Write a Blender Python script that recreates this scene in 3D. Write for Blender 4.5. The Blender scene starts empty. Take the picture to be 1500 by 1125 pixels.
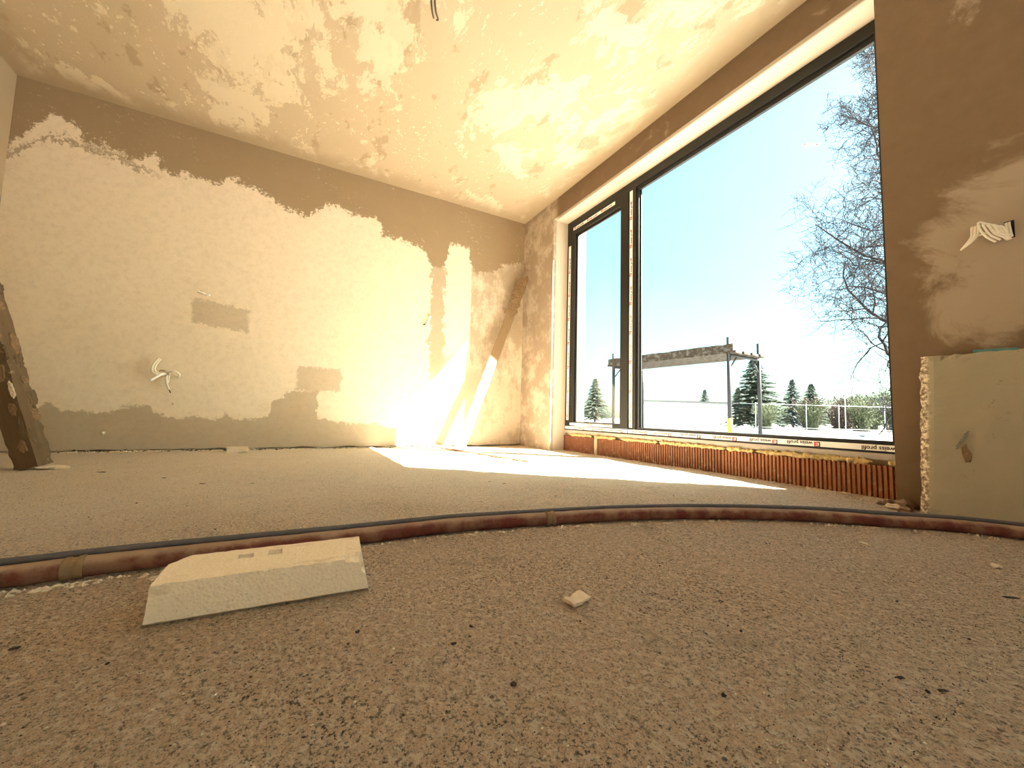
import bpy, bmesh, math, random
from mathutils import Vector, Matrix, noise, Euler

# ------------------------------------------------------------------ camera, sky, sun, exposure
scn = bpy.context.scene
COL = scn.collection
V = Vector
H_EYE = 0.37
YAW, PITCH, ROLL = math.radians(28.693), math.radians(4.42), math.radians(1.524)
cam_d = bpy.data.cameras.new('camera')
cam_d.sensor_fit = 'HORIZONTAL'; cam_d.sensor_width = 36.0
cam_d.lens = 583.99 / 1500 * 36.0
cam_d.clip_start = 0.02; cam_d.clip_end = 500
cam = bpy.data.objects.new('camera', cam_d); COL.objects.link(cam)
F0 = V((math.sin(YAW), math.cos(YAW), 0)); R0 = V((math.cos(YAW), -math.sin(YAW), 0)); Z0 = V((0, 0, 1))
FW = F0 * math.cos(PITCH) + Z0 * math.sin(PITCH); U0 = Z0 * math.cos(PITCH) - F0 * math.sin(PITCH)
RT = R0 * math.cos(ROLL) + U0 * math.sin(ROLL); UP = U0 * math.cos(ROLL) - R0 * math.sin(ROLL)
m = Matrix((RT, UP, -FW)).transposed().to_4x4(); m.translation = V((0, 0, H_EYE))
cam.matrix_world = m
scn.camera = cam

SUN_DIR = V((-0.82, 0.713, -1.0)).normalized()          # direction the light travels
SUN_STRENGTH = 92.0
SUN_COLOR = (1.0, 0.94, 0.83)
SKY_STRENGTH = 0.41
wd = bpy.data.worlds.new('sky'); scn.world = wd; wd.use_nodes = True
wn = wd.node_tree; wn.nodes.clear()
sky = wn.nodes.new('ShaderNodeTexSky'); sky.sky_type = 'NISHITA'; sky.sun_disc = False
sky.sun_elevation = math.asin(-SUN_DIR.z); sky.sun_rotation = math.atan2(-SUN_DIR.x, -SUN_DIR.y)
sky.altitude = 200; sky.air_density = 1.0; sky.dust_density = 3.0; sky.ozone_density = 1.0
bg = wn.nodes.new('ShaderNodeBackground'); bg.inputs[1].default_value = SKY_STRENGTH
wo = wn.nodes.new('ShaderNodeOutputWorld')
tint = wn.nodes.new('ShaderNodeMix'); tint.data_type = 'RGBA'; tint.blend_type = 'MULTIPLY'; tint.inputs[0].default_value = 1.0
tint.inputs[7].default_value = (0.86, 1.12, 0.98, 1)                 # the photograph's cool green-blue sky
wn.links.new(sky.outputs[0], tint.inputs[6]); wn.links.new(tint.outputs[2], bg.inputs[0]); wn.links.new(bg.outputs[0], wo.inputs[0])
sl = bpy.data.lights.new('sun', 'SUN'); sl.energy = SUN_STRENGTH; sl.color = SUN_COLOR; sl.angle = 0.0093
so = bpy.data.objects.new('sun', sl); COL.objects.link(so)
so.rotation_euler = SUN_DIR.to_track_quat('-Z', 'Y').to_euler(); so.location = (9, -8, 12)
scn.view_settings.view_transform = 'Standard'; scn.view_settings.look = 'None'
scn.view_settings.exposure = 0.26; scn.view_settings.gamma = 1.0; scn.view_settings.use_curve_mapping = False
cy = scn.cycles
cy.max_bounces = 14; cy.diffuse_bounces = 10; cy.glossy_bounces = 3; cy.transmission_bounces = 4
cy.transparent_max_bounces = 12; cy.caustics_reflective = False; cy.caustics_refractive = False
cy.use_denoising = True; cy.sample_clamp_indirect = 20.0

# ------------------------------------------------------------------ room measures (metres)
D, W, L, H = 4.266, 2.463, 1.955, 2.805          # back wall y, window wall x, left wall -x, ceiling z
JL, JR, ZH = 3.615, 0.780, 2.583                 # window opening in the wall
XF = 2.660                                       # inner face of the window frame
YN = -1.9                                        # wall behind
rnd = random.Random(7)

# ------------------------------------------------------------------ helpers
def tag(o, label=None, cat=None, group=None, kind=None):
    if label: o['label'] = label
    if cat: o['category'] = cat
    if group: o['group'] = group
    if kind: o['kind'] = kind
    return o

def mesh_obj(name, bm_or_me, mat=None, parent=None, smooth=False):
    if isinstance(bm_or_me, bmesh.types.BMesh):
        me = bpy.data.meshes.new(name); bm_or_me.normal_update(); bm_or_me.to_mesh(me); bm_or_me.free()
    else:
        me = bm_or_me
    if mat and not me.materials: me.materials.append(mat)
    if smooth:
        for p in me.polygons: p.use_smooth = True
    o = bpy.data.objects.new(name, me); COL.objects.link(o)
    if parent: o.parent = parent
    return o

def empty(name, loc=(0, 0, 0), rot=(0, 0, 0)):
    o = bpy.data.objects.new(name, None); COL.objects.link(o)
    o.location = loc; o.rotation_euler = rot; o.empty_display_size = 0.1
    return o

def box(bm, x0, x1, y0, y1, z0, z1, bevel=0.0):
    vs = [bm.verts.new((x, y, z)) for z in (z0, z1) for y in (y0, y1) for x in (x0, x1)]
    fs = [(0, 2, 3, 1), (4, 5, 7, 6), (0, 1, 5, 4), (2, 6, 7, 3), (0, 4, 6, 2), (1, 3, 7, 5)]
    faces = [bm.faces.new([vs[i] for i in f]) for f in fs]
    if bevel:
        es = list({e for f in faces for e in f.edges})
        bmesh.ops.bevel(bm, geom=es, offset=bevel, segments=2, affect='EDGES', profile=0.6)
    return faces

def bx(name, dims, mat, parent=None, bevel=0.0):
    bm = bmesh.new(); box(bm, *dims, bevel=bevel)
    return mesh_obj(name, bm, mat, parent)

def smooth_path(pts, n=6):
    pts = [V(p) for p in pts]; out = []
    P = [pts[0] * 2 - pts[1]] + pts + [pts[-1] * 2 - pts[-2]]
    for i in range(1, len(P) - 2):
        a, b, c, d = P[i - 1], P[i], P[i + 1], P[i + 2]
        for k in range(n):
            t = k / n
            out.append(0.5 * ((2 * b) + (c - a) * t + (2 * a - 5 * b + 4 * c - d) * t * t + (3 * b - a - 3 * c + d) * t ** 3))
    out.append(pts[-1]); return out

def tube(bm, pts, rad, sides=8, cap=True, wob=0.0, seed=0.0, freq=40):
    n = len(pts); rings = []
    t0 = (pts[1] - pts[0]).normalized()
    nrm = t0.orthogonal().normalized()
    for i in range(n):
        t = (pts[min(i + 1, n - 1)] - pts[max(i - 1, 0)])
        t = t.normalized() if t.length > 1e-9 else t0
        nrm = (nrm - t * nrm.dot(t))
        nrm = nrm.normalized() if nrm.length > 1e-6 else t.orthogonal().normalized()
        b = t.cross(nrm)
        r = rad(i / (n - 1)) if callable(rad) else rad
        ring = []
        for k in range(sides):
            a = 2 * math.pi * k / sides
            rr = r
            d = nrm * math.cos(a) + b * math.sin(a)
            if wob: rr = r * (1 + wob * noise.noise((pts[i] + d * r) * freq + V((seed, 0, 0))))
            ring.append(bm.verts.new(pts[i] + d * rr))
        rings.append(ring)
    for i in range(n - 1):
        for k in range(sides):
            k2 = (k + 1) % sides
            bm.faces.new((rings[i][k], rings[i][k2], rings[i + 1][k2], rings[i + 1][k]))
    if cap and sides > 2:
        bm.faces.new(rings[0][::-1]); bm.faces.new(rings[-1])

def rough_box(sx, sy, sz, seg=0.03, amp=0.003, scale=14, seed=0.0, edge=0.0, base0=False):
    """box of real thickness, origin at the middle of its base, faces subdivided and roughened"""
    bm = bmesh.new(); box(bm, -sx / 2, sx / 2, -sy / 2, sy / 2, 0, sz)
    for ax, ln in ((0, sx), (1, sy), (2, sz)):
        cuts = max(1, int(ln / seg)) - 1
        for c in range(1, cuts + 1):
            co = [0, 0, 0]; no = [0, 0, 0]; no[ax] = 1
            co[ax] = (-ln / 2 if ax < 2 else 0) + ln * c / (cuts + 1)
            bmesh.ops.bisect_plane(bm, geom=bm.verts[:] + bm.edges[:] + bm.faces[:], plane_co=co, plane_no=no)
    off = V((seed * 3.1, seed * 1.7, seed))
    for v in bm.verts:
        c = v.co.copy()
        n = noise.noise_vector(c * scale + off) * amp
        ne = 0
        if edge:
            on = (abs(abs(c.x) - sx / 2) < 1e-5) + (abs(abs(c.y) - sy / 2) < 1e-5) + (abs(c.z) < 1e-5 or abs(c.z - sz) < 1e-5)
            if on >= 2:
                k = max(0, noise.noise(c * scale * 2.2 + off * 2)) * edge * 2.2
                cen = V((c.x * (1 - min(1, k / max(abs(c.x), 1e-4))) if abs(abs(c.x) - sx / 2) < 1e-5 else c.x,
                         c.y * (1 - min(1, k / max(abs(c.y), 1e-4))) if abs(abs(c.y) - sy / 2) < 1e-5 else c.y,
                         c.z))
                if abs(c.z - sz) < 1e-5: cen.z -= k
                v.co = cen
        v.co = v.co + n
        if base0 and c.z < 1e-5: v.co.z = 0
    return bm

def lump(r, seed, flat=0.6, sub=2, amp=0.45):
    bm = bmesh.new(); bmesh.ops.create_icosphere(bm, subdivisions=sub, radius=r)
    for v in bm.verts:
        d = v.co.normalized()
        v.co = d * r * (1 + amp * noise.noise(d * 1.9 + V((seed, seed * 2, 0))) + amp * 0.5 * noise.noise(d * 4.3 + V((0, seed, seed))))
        v.co.z *= flat
    zmin = min(v.co.z for v in bm.verts)
    for v in bm.verts: v.co.z -= zmin * 0.85
    return bm

def crust_patch(rx, rz, th, seed, rings=5, seg=18):
    """ragged layer of dried plaster on a face that looks along -Y"""
    bm = bmesh.new(); c = bm.verts.new((0, -th * 0.8, 0)); prev = None
    for k in range(1, rings + 1):
        ring = []
        for i in range(seg):
            a = 2 * math.pi * i / seg; f = k / rings
            q = f * (1 + 0.55 * noise.noise(V((math.cos(a) * 1.6, math.sin(a) * 1.6, seed))))
            y = -th * (0.35 + 0.65 * abs(noise.noise(V((math.cos(a) * f * 3, math.sin(a) * f * 3, seed * 2.7)))) * 2) if k < rings else 0.002
            ring.append(bm.verts.new((rx * q * math.cos(a), y, rz * q * math.sin(a))))
        for i in range(seg):
            j = (i + 1) % seg
            if prev is None: bm.faces.new((c, ring[i], ring[j]))
            else: bm.faces.new((prev[i], ring[i], ring[j], prev[j]))
        prev = ring
    bmesh.ops.recalc_face_normals(bm, faces=bm.faces[:])
    return bm

# ------------------------------------------------------------------ materials
class NT:
    def __init__(s, name):
        s.mat = bpy.data.materials.new(name); s.mat.use_nodes = True
        s.t = s.mat.node_tree; s.t.nodes.clear()
        s.out = s.n('ShaderNodeOutputMaterial'); s.b = s.n('ShaderNodeBsdfPrincipled')
        s.l(s.b.outputs[0], s.out.inputs[0])
        s._co = None
    def n(s, typ, **kw):
        x = s.t.nodes.new(typ)
        for k, v in kw.items(): setattr(x, k, v)
        return x
    def l(s, a, b): s.t.links.new(a, b)
    def put(s, v, sock):
        if isinstance(v, (int, float)): sock.default_value = v
        elif isinstance(v, tuple): sock.default_value = v if len(v) == len(sock.default_value) else (*v, 1.0)[:len(sock.default_value)]
        else: s.l(v, sock)
    @property
    def co(s):
        if s._co is None: s._co = s.n('ShaderNodeTexCoord').outputs['Object']
        return s._co
    def xyz(s, v=None):
        x = s.n('ShaderNodeSeparateXYZ'); s.l(v or s.co, x.inputs[0]); return x.outputs
    def noise(s, scale, detail=4, rough=0.5, vec=None, dist=0.0, color=False):
        x = s.n('ShaderNodeTexNoise'); s.l(vec or s.co, x.inputs['Vector'])
        x.inputs['Scale'].default_value = scale; x.inputs['Detail'].default_value = detail
        x.inputs['Roughness'].default_value = rough; x.inputs['Distortion'].default_value = dist
        return x.outputs['Color' if color else 'Fac']
    def voro(s, scale, feature='F1', vec=None, out='Distance', rnd=1.0):
        x = s.n('ShaderNodeTexVoronoi', feature=feature); s.l(vec or s.co, x.inputs['Vector'])
        x.inputs['Scale'].default_value = scale; x.inputs['Randomness'].default_value = rnd
        return x.outputs[out]
    def math(s, op, a, b=0.0, c=0.0):
        x = s.n('ShaderNodeMath', operation=op)
        s.put(a, x.inputs[0]); s.put(b, x.inputs[1]); s.put(c, x.inputs[2]); return x.outputs[0]
    def step(s, v, lo, hi):
        x = s.n('ShaderNodeMapRange', interpolation_type='SMOOTHSTEP')
        s.put(v, x.inputs['Value']); s.put(lo, x.inputs['From Min']); s.put(hi, x.inputs['From Max'])
        return x.outputs[0]
    def mix(s, f, a, b, blend='MIX'):
        x = s.n('ShaderNodeMix', data_type='RGBA', blend_type=blend)
        s.put(f, x.inputs[0]); s.put(a, x.inputs[6]); s.put(b, x.inputs[7]); return x.outputs[2]
    def scale(s, v, sc):
        x = s.n('ShaderNodeMapping'); s.l(v or s.co, x.inputs['Vector']); x.inputs['Scale'].default_value = sc; return x.outputs[0]
    def rot(s, v, ang, sc=(1, 1, 1)):
        x = s.n('ShaderNodeMapping'); s.l(v or s.co, x.inputs['Vector'])
        x.inputs['Rotation'].default_value = ang; x.inputs['Scale'].default_value = sc; return x.outputs[0]
    def curve(s, v, pts, x0, x1, y0, y1):
        """piecewise linear function of v"""
        t = s.n('ShaderNodeMapRange', clamp=True); s.put(v, t.inputs['Value'])
        t.inputs['From Min'].default_value = x0; t.inputs['From Max'].default_value = x1
        f = s.n('ShaderNodeFloatCurve'); c = f.mapping.curves[0]
        q = [((px - x0) / (x1 - x0), (py - y0) / (y1 - y0)) for px, py in pts]
        c.points[0].location = q[0]; c.points[1].location = q[-1]
        for a in q[1:-1]: c.points.new(*a)
        for p in c.points: p.handle_type = 'VECTOR'
        f.mapping.update(); s.l(t.outputs[0], f.inputs['Value'])
        return s.math('MULTIPLY_ADD', f.outputs[0], y1 - y0, y0)
    def bump(s, h, strength=0.4, dist=0.01):
        x = s.n('ShaderNodeBump'); x.inputs['Strength'].default_value = strength; x.inputs['Distance'].default_value = dist
        s.l(h, x.inputs['Height']); s.l(x.outputs[0], s.b.inputs['Normal'])
    def color(s, c): s.put(c, s.b.inputs['Base Color'])
    def set(s, rough=0.8, metal=0.0, spec=0.3):
        s.put(rough, s.b.inputs['Roughness']); s.put(metal, s.b.inputs['Metallic']); s.put(spec, s.b.inputs['Specular IOR Level'])
        return s.mat

def simple(name, c, rough=0.7, metal=0.0, var=0.15, scale=30, bump=0.15, spec=0.3):
    t = NT(name); n = t.noise(scale, 4, 0.6)
    k = lambda f: tuple(max(0, min(1, x * f)) for x in c)
    t.color(t.mix(n, k(1 - var), k(1 + var)))
    if bump: t.bump(n, bump, 0.004)
    return t.set(rough, metal, spec)

DRY = (0.76, 0.655, 0.52)      # dry gypsum plaster
DAMP = (0.27, 0.188, 0.105)
WET = (0.185, 0.124, 0.076)     # the same plaster while damp
FLECK = (0.74, 0.66, 0.50)

def rect_mask(t, x, z, cx, cz, hx, hz, soft=0.06):
    a = t.math('DIVIDE', t.math('ABSOLUTE', t.math('SUBTRACT', x, cx)), hx)
    b = t.math('DIVIDE', t.math('ABSOLUTE', t.math('SUBTRACT', z, cz)), hz)
    return t.math('SUBTRACT', 1.0, t.step(t.math('MAXIMUM', a, b), 1 - soft, 1 + soft))

def plaster_back():
    t = NT('plaster_back')
    x, y, z = t.xyz()
    nb = t.math('SUBTRACT', t.noise(6.5, 10, 0.78), 0.5); nf = t.math('SUBTRACT', t.noise(26, 8, 0.75), 0.5)
    nx = t.math('SUBTRACT', t.noise(9, 6, 0.65, vec=t.rot(None, (1, 2, 0.5))), 0.5)
    xx = t.math('ADD', x, t.math('MULTIPLY', nx, 0.16)); zz = t.math('ADD', z, t.math('ADD', t.math('MULTIPLY', nb, 0.34), t.math('MULTIPLY', nf, 0.16)))
    up = [(-2.0, 2.15), (-1.87, 2.40), (-1.75, 2.58), (-1.62, 2.52), (-1.54, 2.42), (-1.40, 2.40), (-1.29, 2.36), (-1.15, 2.44), (-1.04, 2.36), (-0.75, 2.33), (-0.58, 2.43),
          (-0.36, 2.35), (-0.16, 2.25), (0.04, 2.25), (0.18, 2.42), (0.44, 2.38), (0.68, 2.36), (0.74, 2.23), (0.94, 2.22), (1.18, 2.15), (1.27, 2.0), (1.42, 2.0), (1.47, 2.30), (1.70, 2.30), (1.80, 2.0), (2.0, 2.1), (2.46, 2.3)]
    zb = t.curve(xx, up, -2.0, 2.46, 1.9, 2.7)
    d1 = t.step(t.math('SUBTRACT', zz, zb), -0.012, 0.02)
    # thin dark tide line left, under the light island
    tide = t.math('SUBTRACT', 1.0, t.step(t.math('ABSOLUTE', t.math('SUBTRACT', zz, t.curve(xx, [(-2.0, 2.16), (-1.87, 2.27), (-1.75, 2.40), (-1.6, 2.40), (-1.3, 2.33), (-1.1, 2.29), (-0.9, 2.33)], -2.0, -0.9, 1.9, 2.7))), 0.012, 0.035))
    tide = t.math('MULTIPLY', tide, t.math('SUBTRACT', 1.0, t.step(x, -1.25, -1.0)))
    # vertical damp streak
    w = t.math('ADD', 0.076, t.math('ADD', t.math('MULTIPLY', nb, 0.16), t.math('MULTIPLY', nf, 0.06)))
    st = t.math('SUBTRACT', 1.0, t.step(t.math('ABSOLUTE', t.math('SUBTRACT', xx, t.curve(z, [(0.4, 1.40), (0.9, 1.37), (1.4, 1.36), (2.2, 1.35)], 0.4, 2.2, 1.0, 2.0))), w, t.math('ADD', w, 0.014)))
    st = t.math('MULTIPLY', st, t.step(zz, 0.55, 0.9))
    # damp band at the foot of the wall
    lo = [(-2.0, 0.30), (-1.66, 0.31), (-1.60, 0.37), (-1.52, 0.31), (-1.26, 0.30), (-1.14, 0.36), (-1.04, 0.37), (-0.96, 0.30), (-0.84, 0.27), (-0.70, 0.30), (-0.60, 0.26), (-0.49, 0.32), (-0.43, 0.27),
          (-0.21, 0.28), (-0.16, 0.42), (-0.05, 0.53), (0.20, 0.56), (0.215, 0.29), (0.43, 0.26), (0.79, 0.24), (1.0, 0.18), (1.3, 0.05), (2.46, 0.0)]
    zl = t.curve(xx, lo, -2.0, 2.46, -0.2, 0.8)
    zz2 = t.math('ADD', z, t.math('ADD', t.math('MULTIPLY', nb, 0.12), t.math('MULTIPLY', nf, 0.10)))
    d2 = t.step(t.math('SUBTRACT', zl, zz2), -0.008, 0.014)
    xr = t.math('ADD', x, t.math('ADD', t.math('MULTIPLY', nx, 0.10), t.math('MULTIPLY', nf, 0.06))); zr = t.math('ADD', z, t.math('ADD', t.math('MULTIPLY', nb, 0.10), t.math('MULTIPLY', nf, 0.10)))
    d3 = rect_mask(t, xr, zr, 0.21, 0.665, 0.19, 0.115); d4 = rect_mask(t, xr, t.math('ADD', zr, t.math('MULTIPLY', x, 0.12)), -0.595, 1.10, 0.20, 0.105)
    damp = t.math('MAXIMUM', t.math('MAXIMUM', d1, t.math('MULTIPLY', d2, 0.62)), t.math('MAXIMUM', t.math('MULTIPLY', st, 0.7), t.math('MULTIPLY', d3, 0.5)))
    damp = t.math('MAXIMUM', damp, t.math('MAXIMUM', t.math('MULTIPLY', d4, 0.45), t.math('MULTIPLY', tide, 0.8)))
    # rougher second coat next to the window corner
    cm = t.step(t.math('ADD', x, t.math('MULTIPLY', nb, 0.05)), 1.74, 1.77)
    blot = t.math('MULTIPLY', t.step(t.noise(3.4, 8, 0.7, vec=t.scale(None, (1, 1, 0.6))), 0.42, 0.56), 0.45)
    damp = t.math('MAXIMUM', damp, t.math('MULTIPLY', cm, t.math('ADD', blot, 0.28)))
    foot = t.math('MULTIPLY', t.step(t.math('ADD', x, t.math('MULTIPLY', nb, 0.2)), 1.32, 1.42), t.math('SUBTRACT', 1.0, t.step(t.math('ADD', zz, t.math('MULTIPLY', x, 0.2)), 1.15, 1.45)))  # painted shade: low wall darkened so the leaning board's shadow band shows
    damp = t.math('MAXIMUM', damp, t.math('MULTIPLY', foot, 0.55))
    # light flecks in the damp band
    fk = t.math('MULTIPLY', t.math('MULTIPLY', t.step(t.noise(40, 6, 0.7), 0.60, 0.66), t.step(t.noise(2.6, 4, 0.6), 0.48, 0.58)), t.step(z, 0.5, 0.8))
    dry = t.mix(t.noise(1.6, 6, 0.6), tuple(c * 0.93 for c in DRY), tuple(min(1, c * 1.05) for c in DRY))
    dry = t.mix(t.math('MULTIPLY', t.step(t.noise(24, 8, 0.75), 0.40, 0.70), 0.16), dry, DAMP)
    dmp = t.mix(t.noise(5, 6, 0.6), tuple(c * 0.90 for c in DAMP), tuple(c * 1.10 for c in DAMP))
    c = t.mix(t.math('MULTIPLY', damp, 0.92), dry, dmp)
    t.color(t.mix(t.math('MULTIPLY', fk, t.math('MULTIPLY', damp, 0.4)), c, FLECK))
    t.bump(t.math('ADD', t.math('MULTIPLY', t.noise(7, 8, 0.6), 0.8), t.math('MULTIPLY', t.noise(120, 3, 0.7), 0.12)), 0.30, 0.012)
    return t.set(0.9, 0, 0.2)

def plaster_window():
    t = NT('plaster_window')
    x, y, z = t.xyz()
    n1 = t.noise(3.1, 9, 0.68, dist=0.5); n2 = t.noise(12, 7, 0.7)
    # dry cloud around the cable on the right, blotches left of the window
    dx = t.math('DIVIDE', t.math('SUBTRACT', y, 0.36), 0.34); dz = t.math('DIVIDE', t.math('SUBTRACT', z, 1.12), 0.46)
    r = t.math('ADD', t.math('ADD', t.math('MULTIPLY', dx, dx), t.math('MULTIPLY', dz, dz)), t.math('MULTIPLY', t.math('SUBTRACT', n1, 0.5), 4.4))
    cloud = t.math('MULTIPLY', t.math('SUBTRACT', 1.0, t.step(r, 0.2, 0.9)), 0.38)
    left = t.math('MULTIPLY', t.step(y, 3.5, 3.62), t.math('ADD', 0.42, t.math('MULTIPLY', t.step(t.noise(5, 9, 0.75), 0.44, 0.60), 0.45)))
    spots = t.math('MULTIPLY', t.step(n1, 0.60, 0.70), 0.30)
    rev = t.step(x, W + 0.02, W + 0.05)                       # reveals take the paler plaster colour
    dry = t.math('MAXIMUM', t.math('MAXIMUM', cloud, spots), t.math('MAXIMUM', t.math('MULTIPLY', left, 0.8), t.math('MULTIPLY', rev, 0.95)))
    dmp = t.mix(n2, tuple(c * 0.85 for c in WET), tuple(c * 1.2 for c in WET))
    c = t.mix(t.math('MULTIPLY', dry, 0.75), dmp, DRY)
    t.color(c)
    t.bump(t.math('ADD', t.noise(6, 8, 0.6), t.math('MULTIPLY', t.noise(110, 3, 0.7), 0.12)), 0.3, 0.012)
    return t.set(0.9, 0, 0.2)

def plaster_ceiling():
    t = NT('plaster_ceiling')
    x, y, z = t.xyz()
    tr = t.rot(None, (0, 0, 0.65), (1.0, 0.55, 1))
    big = t.noise(1.5, 6, 0.6, vec=tr); med = t.noise(4.2, 10, 0.72, vec=tr, dist=0.3)
    fk = t.noise(30, 4, 0.65, vec=t.rot(None, (0, 0, 0.65), (1, 0.6, 1)))
    # nothing peels within a hand of the walls
    e = t.math('MINIMUM', t.math('MINIMUM', t.math('SUBTRACT', D, y), t.math('SUBTRACT', W, x)), t.math('ADD', x, L))
    edge = t.step(t.math('ADD', e, t.math('MULTIPLY', t.math('SUBTRACT', med, 0.5), 0.5)), 0.05, 0.30)
    light = t.math('MULTIPLY', t.step(t.math('ADD', med, t.math('MULTIPLY', t.math('SUBTRACT', big, 0.5), 0.9)), 0.52, 0.57), 0.75)
    flecks = t.math('MULTIPLY', t.step(fk, 0.60, 0.65), t.step(t.noise(2.2, 5, 0.65), 0.45, 0.56))
    lt = t.math('MULTIPLY', t.math('MAXIMUM', light, flecks), edge)
    darkn = t.noise(3.0, 7, 0.62, vec=t.rot(None, (0.3, 0, 2.2), (1.2, 0.6, 1)))
    dark = t.math('MULTIPLY', t.step(darkn, 0.575, 0.61), edge)
    small = t.math('MULTIPLY', t.step(t.noise(8.5, 5, 0.55, vec=tr), 0.66, 0.69), edge)
    base = t.mix(t.noise(1.1, 5, 0.6), (0.43, 0.345, 0.24), (0.505, 0.41, 0.29))
    c = t.mix(t.math('MULTIPLY', t.math('MAXIMUM', dark, small), 0.40), base, DAMP)
    c = t.mix(t.math('MULTIPLY', lt, 0.7), c, FLECK)
    c = t.mix(t.math('MULTIPLY', t.math('SUBTRACT', 1.0, edge), 0.35), c, DAMP)
    t.color(c)
    t.bump(t.math('ADD', t.math('ADD', t.noise(7, 8, 0.65), t.math('MULTIPLY', lt, 0.35)), t.math('MULTIPLY', t.noise(90, 3, 0.7), 0.15)), 0.35, 0.012)
    return t.set(0.9, 0, 0.2)

def screed():
    t = NT('screed')
    n1 = t.noise(1.6, 6, 0.6); n2 = t.noise(9, 10, 0.75); n3 = t.noise(70, 8, 0.8); n4 = t.noise(240, 5, 0.8)
    sc = t.noise(30, 6, 0.7, vec=t.rot(None, (0, 0, 0.5), (1, 0.18, 1)))       # trowel and broom scratches
    c = t.mix(n2, (0.70, 0.49, 0.315), (0.93, 0.70, 0.475))
    c = t.mix(t.math('MULTIPLY', t.step(n1, 0.40, 0.62), 0.35), c, (0.84, 0.67, 0.49))
    x, y, z = t.xyz()
    dust_lift = t.math('MULTIPLY', t.step(t.math('ADD', y, t.math('MULTIPLY', t.math('SUBTRACT', t.noise(1.9, 8, 0.65), 0.5), 1.6)), 1.0, 2.1), 0.75)   # plaster dust beyond the hose, made paler to stand in for missing light
    c = t.mix(dust_lift, c, t.mix(n2, (0.90, 0.77, 0.61), (0.97, 0.86, 0.71)))
    cl = t.math('SUBTRACT', 1.0, t.math('MULTIPLY', dust_lift, 0.8))  # dark specks thinned there too, to brighten the mid floor
    c = t.mix(t.math('MULTIPLY', t.step(n3, 0.55, 0.66), t.math('MULTIPLY', cl, 0.60)), c, (0.22, 0.15, 0.09))
    n5 = t.noise(190, 4, 0.65)
    patch = t.math('MULTIPLY', cl, t.math('ADD', 0.45, t.math('MULTIPLY', t.step(t.noise(2.7, 6, 0.7), 0.42, 0.62), 0.55)))
    c = t.mix(t.math('MULTIPLY', t.step(n5, 0.54, 0.60), patch), c, (0.10, 0.062, 0.036))
    n6 = t.noise(420, 3, 0.6)
    c = t.mix(t.math('MULTIPLY', t.step(n6, 0.52, 0.62), t.math('MULTIPLY', cl, 0.42)), c, (0.24, 0.165, 0.10))
    gr = t.noise(95, 5, 0.7, vec=t.rot(None, (0, 0, 0.5), (1, 0.75, 1)))
    c = t.mix(t.math('MULTIPLY', t.step(gr, 0.52, 0.58), 0.65), c, (1.0, 0.85, 0.66))
    c = t.mix(t.math('MULTIPLY', t.step(n4, 0.54, 0.66), 0.60), c, (0.86, 0.74, 0.58))
    c = t.mix(t.math('MULTIPLY', t.step(sc, 0.58, 0.70), t.math('MULTIPLY', cl, 0.40)), c, (0.24, 0.165, 0.10))
    sp = t.math('MULTIPLY', t.math('SUBTRACT', 1.0, t.step(t.voro(42), 0.10, 0.17)), t.step(t.noise(5, 3, 0.5), 0.48, 0.60))
    c = t.mix(t.math('MULTIPLY', sp, 0.8), c, (0.10, 0.065, 0.04))
    soot = t.math('MULTIPLY', t.step(t.noise(3.3, 7, 0.7), 0.58, 0.72), t.math('MULTIPLY', cl, 0.45))
    c = t.mix(soot, c, (0.15, 0.115, 0.08))
    pit = t.math('MULTIPLY', t.step(t.noise(130, 5, 0.75, vec=t.rot(None, (0.2, 0.1, 1.1))), 0.57, 0.62), t.math('MULTIPLY', cl, 0.75))
    c = t.mix(pit, c, (0.09, 0.055, 0.032))
    t.color(c)
    h = t.math('ADD', t.math('ADD', t.math('MULTIPLY', n2, 0.9), t.math('MULTIPLY', n3, 0.7)), t.math('ADD', t.math('MULTIPLY', n4, 0.35), t.math('MULTIPLY', sc, 0.35)))
    t.bump(t.math('ADD', t.math('ADD', h, gr), t.math('MULTIPLY', n5, -0.8)), 1.0, 0.016)
    return t.set(0.95, 0, 0.15)

def clay():
    t = NT('fired_clay')
    oi = t.n('ShaderNodeObjectInfo').outputs['Random']
    x, y, z = t.xyz()
    n = t.noise(22, 6, 0.65)
    c = t.mix(n, (0.165, 0.062, 0.034), (0.27, 0.115, 0.062))
    c = t.mix(t.math('MULTIPLY', oi, 0.5), c, (0.42, 0.17, 0.08))
    dust = t.math('MULTIPLY', t.step(t.noise(30, 6, 0.75), 0.52, 0.66), t.math('SUBTRACT', 0.75, t.math('MULTIPLY', z, 3.2)))
    c = t.mix(t.math('MAXIMUM', dust, 0.0), c, (0.50, 0.36, 0.23))
    t.color(c); t.bump(t.noise(80, 4, 0.7), 0.3, 0.003)
    return t.set(0.85, 0, 0.2)

def timber(name, a, b, crust=(0.62, 0.50, 0.36), cr=0.55, axis=2):
    t = NT(name)
    s = [22, 22, 22]; s[axis] = 1.6
    g = t.noise(1.0, 8, 0.7, vec=t.scale(None, tuple(s)), dist=0.4)
    c = t.mix(g, a, b)
    n = t.noise(9, 9, 0.72)
    c = t.mix(t.math('MULTIPLY', t.step(n, cr, cr + 0.07), 0.85), c, crust)
    t.color(c); t.bump(t.math('ADD', g, t.math('MULTIPLY', t.step(n, cr, cr + 0.07), 0.7)), 0.5, 0.006)
    return t.set(0.85, 0, 0.2)

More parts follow.
